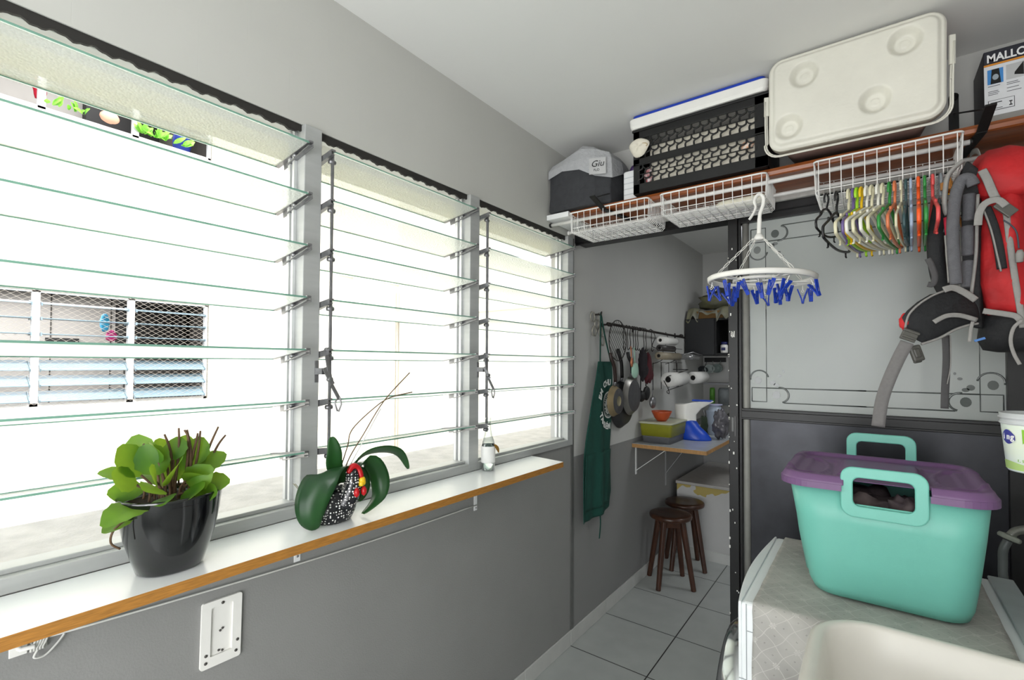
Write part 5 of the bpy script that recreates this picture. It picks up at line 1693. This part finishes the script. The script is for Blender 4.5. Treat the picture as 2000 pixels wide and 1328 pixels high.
def stool(x, y, rz, lab, r=.135, h=.46):
    s = thing('wooden_stool', lab, 'stool', (x, y, 0), 0, None)
    O = Vector((x, y, 0)); Rz = Matrix.Rotation(rz, 4, 'Z')
    m = MB(); m.lathe([(0, h-.034), (r-.015, h-.034), (r-.003, h-.028), (r, h-.016), (r-.003, h-.006), (r-.012, h-.001), (r-.05, h-.004), (0, h-.006)], 40, O); m.build('seat', M_stool, s)
    for k in range(4):
        a = PI/4+k*PI/2
        A = O+Rz.to_3x3() @ Vector((.082*math.cos(a), .082*math.sin(a), h-.036)); B = O+Rz.to_3x3() @ Vector((.158*math.cos(a), .158*math.sin(a), .0))
        m = MB(); m.tube([A, A+(B-A)*.5, B], [.021, .019, .0165], 8, up=(math.cos(a+rz), math.sin(a+rz), 0), smooth=False, flat=(1.0, 1.0)); m.build('leg', M_stool, s, bevel=.003)
    m = MB()
    for k in range(4):
        a = PI/4+k*PI/2; b_ = a+PI/2
        A = Rz.to_3x3() @ Vector((.086*math.cos(a), .086*math.sin(a), h-.058)); B = Rz.to_3x3() @ Vector((.086*math.cos(b_), .086*math.sin(b_), h-.058))
        m.bar(O+A, O+B, .014, .042)
    m.build('apron_rail', M_stool, s)


stool(.178, 3.18, math.radians(35), 'dark wooden stool with round seat, the nearer of the two')
stool(.165, 3.52, math.radians(28), 'dark wooden stool with round seat, half hidden behind the nearer one')

# wall rail with hooks
WX = .052
rl = thing('utensil_rail', 'dark metal rail with hooks mounted on the kitchen wall', 'rail', (WX, 3.2, 1.66))
M_iron = pm('dark_iron', '#2b2624', .5, .3)
m = MB(); m.tube([(WX, 2.50, 1.668), (WX, 3.90, 1.652)], .008, 10); m.build('bar', M_iron, rl)
for y in (2.53, 2.98, 3.82):
    m = MB(); m.box(.0005, y-.012, 1.645, .004, y+.012, 1.685); m.bar((.004, y, 1.665), (WX, y, 1.664), .010, .010); m.tube([(WX, y-.016, 1.664), (WX, y+.016, 1.664)], .012, 8); m.build('mount', M_iron, rl)
hy = [2.70, 2.76, 2.80, 2.85, 2.885, 2.92, 3.02, 3.06, 3.16]
for y in hy:
    m = MB(); m.tube(smoothpath([(WX-.008, y, 1.664), (WX, y, 1.675), (WX+.010, y, 1.664), (WX+.006, y, 1.62), (WX+.004, y+.015, 1.57), (WX+.004, y+.01, 1.535), (WX+.014, y, 1.525), (WX+.022, y, 1.538)], 4), .0024, 6)
    m.build('s_hook', M_iron, rl)

# round wire rack
wr = thing('round_wire_rack', 'round wire cooling rack hanging from the kitchen rail', 'rack', (WX, 2.61, 1.57))
m = MB(); c = Vector((WX+.018, 2.600, 1.575)); R9 = .118
m.tube([c+Vector((0, R9*math.cos(a), R9*math.sin(a))) for a in [2*PI*k/36 for k in range(36)]], .0028, 6, closed=True)
m.build('rim', M_iron, wr)
m = MB()
for k in range(-5, 6):
    o = k*.0205; h_ = math.sqrt(max(0, R9**2-o**2)); d = Vector((0, .7, -.7)).normalized(); nrm = Vector((0, .7, .7)).normalized()
    m.tube([c+nrm*o-d*h_, c+nrm*o+d*h_], .0014, 5)
m.build('wires', M_iron, wr)
# metal lattice trivet with apron hook
tv = thing('lattice_trivet', 'pale metal lattice trivet hanging at the left end of the rail', 'trivet', (.03, 2.42, 1.64))
m = MB()
for cy_, cz_ in ((2.38, 1.70), (2.43, 1.66), (2.48, 1.62), (2.47, 1.70), (2.50, 1.57), (2.40, 1.62)):
    m.tube([(.020, cy_+.026*math.cos(a), cz_+.026*math.sin(a)*1.1) for a in [2*PI*k/6 for k in range(6)]], .0045, 6, closed=True)
m.build('lattice', pm('pale_metal', '#9f9c92', .5, .4), tv)
m = MB(); m.tube([(.001, 2.43, 1.715), (.03, 2.43, 1.715)], .005, 8); m.tube(smoothpath([(.03, 2.43, 1.715), (.046, 2.43, 1.712), (.05, 2.43, 1.73)], 3), .004, 8); m.build('peg', M_iron, tv)

# apron
ap = thing('kitchen_apron', 'dark green apron with white lettering and round crest hanging on the wall', 'apron', (.05, 2.42, 1.1))
M_apr = pm('green_cotton', '#10443a', .9, var=.08, scale=14, bump=.2, bscale=30)
L_ = [(1.452, 2.405), (1.38, 2.385), (1.28, 2.352), (1.18, 2.318), (1.05, 2.28), (.93, 2.25), (.80, 2.238), (.70, 2.228), (.607, 2.226)]
R_2 = [(1.452, 2.578), (1.38, 2.590), (1.28, 2.590), (1.18, 2.582), (1.05, 2.575), (.93, 2.560), (.80, 2.580), (.70, 2.590), (.625, 2.555)]


def interp(T, v):
    f_ = v*(len(T)-1); i = min(int(f_), len(T)-2); q = f_-i
    return T[i][0]+(T[i+1][0]-T[i][0])*q, T[i][1]+(T[i+1][1]-T[i][1])*q


def apx(y, z): return .040+.010*math.sin(y*26+z*1.3)*(1.55-z)/.9+.006*math.sin(y*55)*(1.5-z)
def apf(u, v):
    zl, yl = interp(L_, v); zr, yr = interp(R_2, v)
    y = yl+(yr-yl)*u; z = zl+(zr-zl)*u
    if v > .9: z -= .012*math.sin(u*PI)
    return (apx(y, z), y, z)
m = MB(); m.grid(apf, 30, 60); m.build('apron_cloth', M_apr, ap, solid=.003, fix=False)
m = MB(); m.grid(lambda u, v: (apx(2.24+.33*u, .95-.30*v)+.0035, 2.262+.308*u-.02*v, .955-.005*u-.30*v), 20, 16); m.build('pocket', M_apr, ap, solid=.002, fix=False)
m = MB()
for y_ in (2.425, 2.56): m.tube(smoothpath([(.045, 2.43, 1.725), (.044, 2.43+(y_-2.43)*.4, 1.60), (.044, y_, 1.45)], 5), 1, 6, flat=(.0015, .009), up=(1, 0, 0))
m.build('neck_strap', M_apr, ap)
m = MB(); m.tube(smoothpath([(.045, 2.42, .625), (.046, 2.425, .56), (.044, 2.415, .48)], 4), 1, 6, flat=(.0015, .008), up=(1, 0, 0)); m.build('tie', M_apr, ap)
Mlet = pm('print_white', '#dfe3df', .7)
EC = Vector((0, 2.535, 1.205))


def apron_frame(y, z, rot):
    p = Vector((apx(y, z)+.0045, y, z)); e = 1e-3
    ty = Vector((apx(y+e, z)-apx(y-e, z), 2*e, 0)).normalized(); tz = Vector((apx(y, z+e)-apx(y, z-e), 0, 2*e)).normalized()
    return frame_m(p, ty*math.cos(rot)+tz*math.sin(rot), -ty*math.sin(rot)+tz*math.cos(rot))


for word, r, a_s, stp, sgn in (('EM CHU', .125, 158, 14.2, -1), ('TAMBÉM', .125, 205, 13.2, 1)):
    for i, ch in enumerate(word):
        if ch == ' ': continue
        a = a_s+sgn*stp*i
        ar = math.radians(a); y, z = EC.y+r*math.cos(ar), EC.z+r*math.sin(ar)*1.0
        rot = ar-PI/2 if sgn < 0 else ar+PI/2
        if sgn > 0: rot = ar+PI/2
        if y > 2.583: continue
        text('lettering', ch, .046, apron_frame(y, z, rot) @ Matrix.Translation((0, -.012, .001)), Mlet, ap, bold=.0018, align='CENTER')


def ap_ring(r0, r1, mat, name, off=.005, a0_=60, a1_=300):
    m = MB()
    def g(u, v):
        a = math.radians(a0_+(a1_-a0_)*u); r = r0+(r1-r0)*v; y, z = EC.y+r*math.cos(a), EC.z+r*math.sin(a)
        return (apx(y, z)+off, y, z)
    m.grid(g, 48, 3); return m.build(name, mat, ap, fix=False)


ap_ring(.067, .077, Mlet, 'crest_ring', .0046, 50, 310)
ap_ring(.0, .044, Mlet, 'crest_shield', .0050, 92, 178)
ap_ring(.060, .0625, Mlet, 'crest_ring', .0046, 50, 310)
for i, ch in enumerate('PALM'):
    ar = math.radians(186+i*27); r = .040; y, z = EC.y+r*math.cos(ar), EC.z+r*math.sin(ar)
    text('lettering', ch, .036, apron_frame(y, z, ar+PI/2) @ Matrix.Translation((0, -.012, .0014)), Mlet, ap, bold=.0016, align='CENTER')
m = MB()
for k in range(5):
    ar = math.radians(112+k*15); y, z = EC.y+.0535*math.cos(ar), EC.z+.0535*math.sin(ar); m.prism([(y+.004*math.cos(t_), z+.004*math.sin(t_)) for t_ in [2*PI*j/5 for j in range(5)]], lambda u, v, w: (apx(y, z)+.005+w, u, v), .0006)
m.build('crest_star', Mlet, ap)

# pans
def pan(y, z, r, top, mats, lab, x=.06, depth=.035, name='frying_pan', hcol=None, hlen=None, base=None, bot=None, yt=None):
    yt = yt or y
    p = thing(name, lab, 'pan', (x, y, z))
    m = MB(); Mx = frame_m((x, y, z), (0, 1, 0), (0, 0, 1))      # local +z = +x (towards room): the outside bottom faces out
    m.lathe([(r, -.0), (r-.004, .004), (r*.80, depth), (r*.78, depth+.001), (0, depth+.001)], 40, mtx=Mx, cap=False, matfn=lambda i: 1 if i >= 2 else 0)
    m.lathe([(r-.002, 0), (r*.79, depth-.003), (0, depth-.003)], 40, mtx=Mx, cap=False)
    if bot: m.lathe([(0, depth+.0015), (r*bot, depth+.0016), (r*bot, depth+.0018)], 24, mtx=Mx, cap=False, mat=2)
    m.build('pan_body', mats, p)
    m = MB(); m.tube([(x+.004, y, z+r-.004), (x+.008, y, z+r+.014), (x+.010, y, z+r+.024)], [.010, .008, .010], 8); m.build('ferrule', M_zinc, p)
    m = MB(); m.tube(smoothpath([(x+.010, y, z+r+.020), (x+.014, y+(yt-y)*.5, z+r+(top-z-r)*.55), (x+.006, yt, top-.03), (x, yt, top)], 4), 1, 10, flat=(.010, .013), up=(1, 0, 0)); m.build('handle', hcol or M_blk, p)
    return p


M_pdark = pm('pan_dark', '#2b2b2c', .45, var=.2, scale=20)
M_pgrey = pm('pan_grey', '#4d4d4f', .5, .2, var=.15, scale=30)
pan(2.545, 1.228, .090, 1.50, [pm('pan_gold', '#86775a', .5, .3), M_pgrey, pm('pan_disc', '#8e8668', .5)], 'small frying pan with gold rim, overlapping the green apron', x=.070, depth=.03, bot=.32, yt=2.50, hcol=pm('dark_brown_handle', '#2a1c18', .4))
pan(2.765, 1.19, .145, 1.53, [M_pdark, M_pdark], 'large black wok hanging behind the two smaller pans', x=.012, depth=.036, name='wok', yt=2.73)
pan(2.80, 1.245, .120, 1.51, [pm('steel_rim', '#8d8a85', .35, .7), M_pgrey], 'grey frying pan with steel rim and black handle, right of the gold pan', x=.062, depth=.026, yt=2.76)
# utensils on hooks
def utensil(y, ztop, zbot, headr, mat, lab, x=.072, name='ladle', hm_=None, wide=1, cat='ladle', flat=.4):
    u = thing(name, lab, cat, (x, y, ztop))
    m = MB(); m.tube(smoothpath([(x, y, ztop), (x+.004, y, (ztop+zbot)/2), (x+.002, y, zbot+headr)], 4), 1, 8, flat=(.003, .007), up=(1, 0, 0)); m.build('handle', hm_ or mat, u)
    m = MB(); lump(m, (x+.006, y, zbot), (headr*flat, headr*wide, headr), 1, amp=.05); m.build('head', mat, u)


utensil(2.715, 1.545, 1.45, .03, pm('copper', '#b87858', .3, .6), 'copper coloured handled spoon hanging above the grey pan', name='copper_spoon', flat=.25, wide=.5, cat='spoon', x=.10)
utensil(2.80, 1.54, 1.40, .048, pm('mint_silicone', '#9fc4b0', .5), 'pale mint green spatula hanging on the rail', name='spatula', flat=.3, cat='spatula', x=.085)
utensil(2.93, 1.53, 1.235, .036, M_blk, 'black ladle hanging lowest on the rail', flat=.7)
utensil(3.02, 1.53, 1.25, .046, M_blk, 'black slotted spoon hanging beside the oven mitts', name='slotted_spoon', cat='spoon', flat=.4)
utensil(3.13, 1.40, 1.185, .040, M_zinc, 'steel skimmer hanging below the wire holder', name='skimmer', cat='skimmer', flat=.5)
for i, (y, c_, lb) in enumerate(((2.94, '#1f1b1f', 'black oven mitt hanging on the rail, the left one'), (3.03, '#4a1b22', 'dark red oven mitt hanging on the rail, the right one'))):
    m = MB(); lump(m, (.085, y, 1.44-.03*i), (.022, .050, .098), i+2, n=(20, 14), amp=.18); lump(m, (.088, y+.045, 1.40-.03*i), (.016, .022, .035), i+5, amp=.1)
    tag(m.build('oven_mitt', pm('mitt%d' % i, c_, .9, var=.15, bump=.3, bscale=40)), lb, 'oven mitt')

# wire holders with film rolls and kitchen paper
wh_ = thing('roll_holder', 'black wire holder for rolls hanging from the right of the rail', 'roll holder', (.09, 3.45, 1.45))
m = MB()
for y in (3.20, 3.46): m.tube(smoothpath([(WX, y, 1.672), (.07, y, 1.62), (.05, y, 1.56), (.12, y, 1.53), (.12, y, 1.47), (.05, y, 1.44)], 4), .0025, 6)
m.tube([(.12, 3.16, 1.555), (.12, 3.62, 1.55)], .0022, 6); m.tube([(.12, 3.16, 1.45), (.12, 3.62, 1.45)], .0022, 6)
for y in (3.24, 3.40, 3.56, 3.75): m.tube([(.04, y, 1.45), (.04, y, 1.26)], .0024, 6)
m.tube(smoothpath([(.15, 3.14, 1.33), (.16, 3.2, 1.27), (.13, 3.30, 1.235), (.08, 3.42, 1.25), (.04, 3.9, 1.27)], 5), .0028, 6)
m.tube([(.17, 3.14, 1.355), (.17, 3.60, 1.40), (.04, 3.66, 1.40)], .0028, 6); m.tube([(.04, 3.70, 1.56), (.04, 3.78, 1.26)], .0028, 6)
m.build('wire_frame', M_iron, wh_)


def roll(y0_, y1_, z, r, mat, lab, x=.10, hole=.45, x1=None):
    p = thing('paper_roll' if r > .035 else 'film_roll', lab, 'roll', (x, (y0_+y1_)/2, z))
    Mr_ = frame_m((x, y0_, z), (1, 0, 0), (0, 0, -1)); Ln = y1_-y0_      # local z = +y
    Mr_ = frame_m((x, y0_, z), (0, 0, 1), (1, 0, 0))
    m = MB(); m.lathe([(r*hole, 0), (r, 0), (r, Ln), (r*hole, Ln), (r*hole, 0)], 28, mtx=Mr_, cap=False); m.build('roll_body', mat, p)
    m = MB(); m.lathe([(0, .012), (r*hole*.98, .010), (r*hole*.98, Ln-.01), (0, Ln-.012)], 20, mtx=Mr_); m.build('core', pm('core_dark', '#1a1817', .9), p)


M_paper = pm('kitchen_paper', '#d9d8d4', .9, var=.03, scale=60, bump=.1)
roll(3.17, 3.47, 1.600, .026, M_paper, 'white baking paper roll, topmost in the wire holder', x=.115)
roll(3.17, 3.45, 1.548, .022, pm('dark_film', '#3a3736', .4), 'dark film roll, middle one in the wire holder', x=.11)
roll(3.14, 3.55, 1.495, .026, pm('foil_tan', '#8c8371', .4), 'beige foil roll, lowest of the three in the holder', x=.115)
roll(3.22, 3.55, 1.335, .048, M_paper, 'white kitchen paper roll, the nearer of two', x=.150, hole=.42)
roll(3.78, 4.08, 1.335, .046, M_paper, 'white kitchen paper roll, the farther of two', x=.150, hole=.42)
m = MB(); m.loft([rr3(.10, 3.86, z, .12*k, .20*k, .03) for z, k in ((1.475, .85), (1.48, 1), (1.515, 1), (1.52, .9))]); m.tube([(.04, 3.70, 1.50), (.17, 3.72, 1.53), (.17, 3.98, 1.51)], .004, 6)
tag(m.build('steel_dish', pm('steel_bright', '#a9a9a9', .25, .8)), 'steel dish resting above the farther kitchen paper roll', 'dish')

# black cabinet with bags on top
kc = thing('wall_cabinet', 'black wall cabinet with an open niche on the far kitchen wall', 'cabinet', (.2, 4.25, 1.5))
m = MB(); m.box(.012, 4.05, 1.515, .240, 4.50, 1.812); m.build('carcass', pm('black_laminate', '#17181b', .45), kc, bevel=.003)
m = MB(); m.box(.2405, 4.06, 1.515, .255, 4.50, 1.812); m.box(.255, 4.06, 1.512, .70, 4.50, 1.530); m.box(.255, 4.06, 1.795, .70, 4.50, 1.812); m.box(.255, 4.45, 1.530, .70, 4.46, 1.795); m.box(.69, 4.06, 1.53, .70, 4.45, 1.795)
m.build('niche', pm('black_inside', '#0c0c0e', .6), kc)
jb = thing('pill_bottle', 'small white bottle with blue cap inside the black cabinet niche', 'bottle', (.39, 4.15, 1.53))
m = MB(); m.lathe([(.0, .0), (.026, 0), (.028, .006), (.028, .062), (.02, .07), (.0, .07)], 20, (.300, 4.12, 1.5305)); m.build('bottle_body', M_whitep, jb)
m = MB(); m.lathe([(.0, .0705), (.024, .0705), (.024, .090), (0, .091)], 20, (.300, 4.12, 1.5305)); m.build('cap', pm('cap_blue', '#23285a', .4), jb)
m = MB(); m.box(.283, 4.0905, 1.552, .315, 4.0925, 1.575); m.build('bottle_label', pm('cap_blue', '#23285a'), jb)
m = MB(); m.box(.08, 4.08, 1.8135, .30, 4.40, 1.875); tag(m.build('cardboard_carton', pm('brown_card', '#7a5c33', .8, var=.1), bevel=.003), 'brown cardboard box on top of the black cabinet', 'box')
m = MB()
def clothf(u, v):
    x = .02+.35*u; y = 4.045+.33*v
    z = 1.880+.018*math.sin(u*9+v*3)+.01*math.sin(v*12)
    dr = max(0, .12-v)/.12
    hang_ = (.085 if u < .28 else (.02 if u < .68 else .075))*(1+.3*math.sin(u*30))
    return (x, y+.02-dr*.02, z-dr*hang_*1.0)
m.grid(clothf, 48, 24); tag(m.build('doily_cloth', pm('doily', '#8f8f8b', .9, col2='#77744f', scale=6), solid=.002, fix=False), 'pale scalloped cloth over the box on the black cabinet', 'cloth')
m = MB(); lump(m, (.22, 4.2, 1.955), (.14, .12, .060), 6, amp=.25); tag(m.build('bundled_bag', pm('olive_bag', '#6f6e4e', .7, col2='#55564f', scale=7, bump=.3)), 'olive and grey crumpled bag on top of the black cabinet', 'bag')
m = MB(); lump(m, (.26, 4.3, 2.06), (.13, .11, .075), 12, amp=.25); tag(m.build('dark_bag', pm('dark_bag', '#3a3b38', .8, bump=.3)), 'dark grey bag piled above the olive bag', 'bag')

# table things
TZ = .9249
pc = thing('food_container', 'yellow-green plastic food container with pale lid on the wall table', 'container', (.13, 3.25, TZ))
def boxring(cx, cy, z, w, h, r): return rr3(cx, cy, z, w, h, r, 4)
m = MB(); m.loft([boxring(.125, 3.22, TZ+z, .20+k, .34+k, .02) for z, k in ((.046, 0), (.115, .012), (.125, .016))]); m.build('container_body', pm('olive_plastic', '#8a8a24', .4, trans=.1), pc)
m = MB(); m.loft([boxring(.125, 3.22, TZ+z, .225+k, .365+k, .02) for z, k in ((.1255, 0), (.134, .004), (.138, -.01))]); m.build('lid', pm('pale_lid', '#b5b7a0', .4), pc)
m = MB(); m.loft([boxring(.125, 3.22, TZ+z, .19+k, .33+k, .02) for z, k in ((0, -.005), (.04, 0), (.0455, .004))]); tag(m.build('grey_container', pm('smoky_plastic', '#5c5d60', .4)), 'smoky grey container stacked under the yellow-green container', 'container')
m = MB(); oz = TZ+.1385
m.lathe([(0, 0), (.028, 0), (.045, .02), (.062, .055), (.066, .066), (.063, .066), (.058, .055), (.04, .02), (0, .008)], 32, (.135, 3.14, oz)); tag(m.build('orange_bowl', pm('terracotta_orange', '#b04c28', .4)), 'small orange bowl on the lid of the yellow-green container', 'bowl')
jg = thing('blue_white_jug', 'blue and white spouted plastic appliance standing on the wall table', 'kitchen appliance', (.25, 3.45, TZ))
m = MB()
def er(cx, cy, z, rx, ry, n=28): return [(cx+rx*math.cos(2*PI*k/n), cy+ry*math.sin(2*PI*k/n), z) for k in range(n)]
m.loft([er(.262, 3.40, TZ, .120, .075), er(.260, 3.40, TZ+.01, .122, .078), er(.245, 3.40, TZ+.05, .105, .070), er(.225, 3.40, TZ+.09, .080, .062), er(.215, 3.40, TZ+.125, .068, .058), er(.215, 3.40, TZ+.13, .060, .05)])
m.build('blue_base', pm('royal_blue', '#1746b8', .35), jg)
m = MB()
def spr(z, lip): 
    r = []
    for k in range(32):
        a = 2*PI*k/32; x = .212+.072*math.cos(a); y = 3.40+.060*math.sin(a)
        if math.cos(a) > .3: x += lip*((math.cos(a)-.3)/.7)**2; y = 3.40+(y-3.40)*(1-.5*((math.cos(a)-.3)/.7))
        r.append((x, y, z+(.030*(lip/.12)*max(0, math.cos(a)) if lip else 0)))
    return r
m.loft([spr(TZ+.125, 0), spr(TZ+.17, .0), spr(TZ+.205, .035), spr(TZ+.232, .110), spr(TZ+.238, .115)], cap0=False, cap1=True); m.build('white_top', M_whitep, jg)
m = MB(); m.box(.262, 3.375, TZ+.262, .385, 3.425, TZ+.272); m.build('blue_spout_insert', pm('royal_blue', '#1746b8'), jg)
gj = thing('glass_jar', 'green tinted glass jar of cutlery behind the blue appliance', 'jar', (.24, 3.9, TZ))
m = MB(); m.lathe([(0, 0), (.050, 0), (.056, .02), (.056, .11), (.052, .12)], 24, (.258, 3.80, TZ), cap=False); m.build('jar_body', pm('green_glass', '#60705a', .15, trans=.3), gj)
m = MB()
for k in range(5): m.tube([(.245+.008*k, 3.80, TZ+.02), (.225+.018*k, 3.79, TZ+.17)], .005, 6)
m.build('cutlery', M_zinc, gj)
bl = thing('blender_jug', 'pale blue-grey blender jug standing on the far part of the table', 'blender', (.33, 3.85, TZ))
m = MB(); m.lathe([(0, 0), (.050, 0), (.052, .03), (.045, .06), (.060, .17), (.062, .175), (.050, .18), (.040, .205), (.038, .215), (0, .215)], 28, (.325, 3.72, TZ)); m.build('jug', pm('frosted_blue', '#a3aebb', .3), bl)
m = MB(); m.lathe([(.0, .2155), (.052, .2155), (.052, .222), (0, .223)], 24, (.325, 3.72, TZ)); m.build('jug_lid', pm('lid_lilac', '#b8b9d6', .4), bl)
m = MB(); lump(m, (.415, 3.50, TZ+.098), (.050, .06, .095), 14, n=(22, 16), amp=.3); tag(m.build('plastic_bag', pm('clear_bag', '#77757a', .2, col2='#4c4a4e', scale=10, bump=.5, bscale=18)), 'crumpled translucent plastic bag at the right side of the table', 'bag')
m = MB(); m.lathe([(0, 0), (.10, 0), (.12, .03), (.125, .10), (.118, .11), (0, .13)], 32, (.455, 4.08, TZ+.02)); m.tube([(.44, 3.94, TZ+.14), (.40, 3.95, TZ+.14)], .012, 8)
tag(m.build('dark_pot', pm('dark_enamel', '#1a1a1b', .3)), 'dark lidded cooking pot on the far end of the table', 'pot')
m = MB(); m.loft([rr3(.28, 4.43, z, .10*k, .06*k, .02) for z, k in ((1.11, 1), (1.20, 1), (1.21, .8))])
sh = thing('spice_shelf', 'thin grey wall shelf behind the table holding small jars', 'shelf', (.2, 4.5, 1.2))
m = MB(); m.box(.05, 4.45, 1.262, .55, 4.615, 1.275); m.build('board', pm('grey_paint', '#9c9ca0'), sh)
for i, (x, c_, lb, r) in enumerate(((.10, '#5f9c3c', 'small green jar hanging under the spice shelf', .022), (.20, '#8c9294', 'glass jar standing under the spice shelf', .05), (.42, '#8e2f22', 'red and black tin under the spice shelf', .045))):
    m = MB(); m.box(x-r, 4.50, TZ+.01, x+r, 4.58, 1.02+.16*(i != 2)) if i == 2 else m.lathe([(0, 0), (r, 0), (r, .13), (r*.8, .15), (0, .15)], 20, (x, 4.54, 1.08))
    o_ = m.build('spice_jar' if i < 2 else 'red_tin', pm('spice%d' % i, c_, .4, var=.2))
    if i == 2: o_.location.z = .0
    tag(o_, lb, 'jar' if i < 2 else 'tin')
ck = thing('cup_rack', 'small dark rack of hanging cups on the far kitchen wall', 'rack', (.35, 4.6, 1.45))
m = MB(); m.box(.02, 4.59, 1.46, .20, 4.618, 1.50); m.build('rack_bar', M_blk, ck)
for x, z, c_, lb in ((.035, 1.385, '#3f4244', 'dark cup hanging at the left of the cup rack'), (.095, 1.40, '#b7c0bd', 'pale cup hanging in the middle of the cup rack'), (.160, 1.405, '#7c8884', 'grey-green cup hanging at the right of the cup rack')):
    m = MB(); m.lathe([(.034, 0), (.038, -.02), (.040, -.075), (.036, -.074), (.032, -.01), (0, -.008)], 24, mtx=frame_m((x, 4.53, z), (1, 0, 0), (0, 0, 1)) @ Matrix.Rotation(PI, 4, 'X'), cap=False)
    m.tube([(x, 4.56, z+.04), (x, 4.60, z+.075)], .003, 6); tag(m.build('hanging_cup', pm('cup'+c_[1:4], c_, .3)), lb, 'cup')

# ================================================================== PLANTS AND CLOTHES IN THE UPPER WINDOWS ACROSS THE COURTYARD
fl = thing('window_plant', 'leafy plant at the middle upper window across the courtyard', 'plant', (FX-.05, 1.1, 3.86))
def farplant(yc, n, col, lab, z=3.86, seed=1, spread=.18):
    random.seed(seed); m = MB()
    for k in range(n):
        y = yc+random.uniform(-spread, spread); b_ = Vector((FX-.01, y, z)); tip = b_+Vector((random.uniform(.02, .10), random.uniform(-.09, .09), random.uniform(.0, .09)))
        leaf_blade(m, b_, tip, .045, (1, random.uniform(-.5, .5), .4), nu=4, nv=2)
    return m
bpy.data.objects.remove(fl)
Mfp = pm('far_leaf', '#7cc243', .5, var=.3, scale=20)
tag(farplant(1.06, 10, None, None, seed=2, spread=.14).build('window_plant', Mfp, fix=False), 'round-leaved plant in the middle upper window across the courtyard', 'plant')
tag(farplant(1.86, 34, None, None, seed=4, spread=.22).build('window_plant', Mfp, fix=False), 'bushy bright green plant in the right upper window across the courtyard', 'plant')
m = MB(); lump(m, (FX+.03, 1.38, 3.90), (.05, .08, .06), 2, amp=.05); tag(m.build('straw_hat', pm('pink_straw', '#e2a089', .7)), 'small pinkish round hat at the middle upper window opposite', 'hat')
m = MB(); lump(m, (FX-.3, .92, 4.10), (.05, .05, .12), 3); tag(m.build('hanging_cloth', pm('bright_red', '#d2203c', .7)), 'bright red cloth hanging inside the middle upper window opposite', 'cloth')
m = MB(); lump(m, (FX-.3, 2.12, 4.0), (.05, .09, .2), 5); tag(m.build('hanging_cloth', pm('deep_blue', '#2a3f9c', .7)), 'deep blue cloth hanging inside the right upper window opposite', 'cloth')
m = MB(); lump(m, (FX-.5, 1.50, 1.86), (.05, .04, .10), 5); tag(m.build('hanging_cloth', pm('cyan_cloth', '#3aa0c8', .7)), 'light blue cloth hanging inside the lower window opposite', 'cloth')
m = MB(); lump(m, (FX-.5, 1.56, 1.72), (.05, .05, .06), 7); tag(m.build('hanging_cloth', pm('magenta_cloth', '#c0307a', .7)), 'magenta cloth hanging inside the lower window opposite', 'cloth')
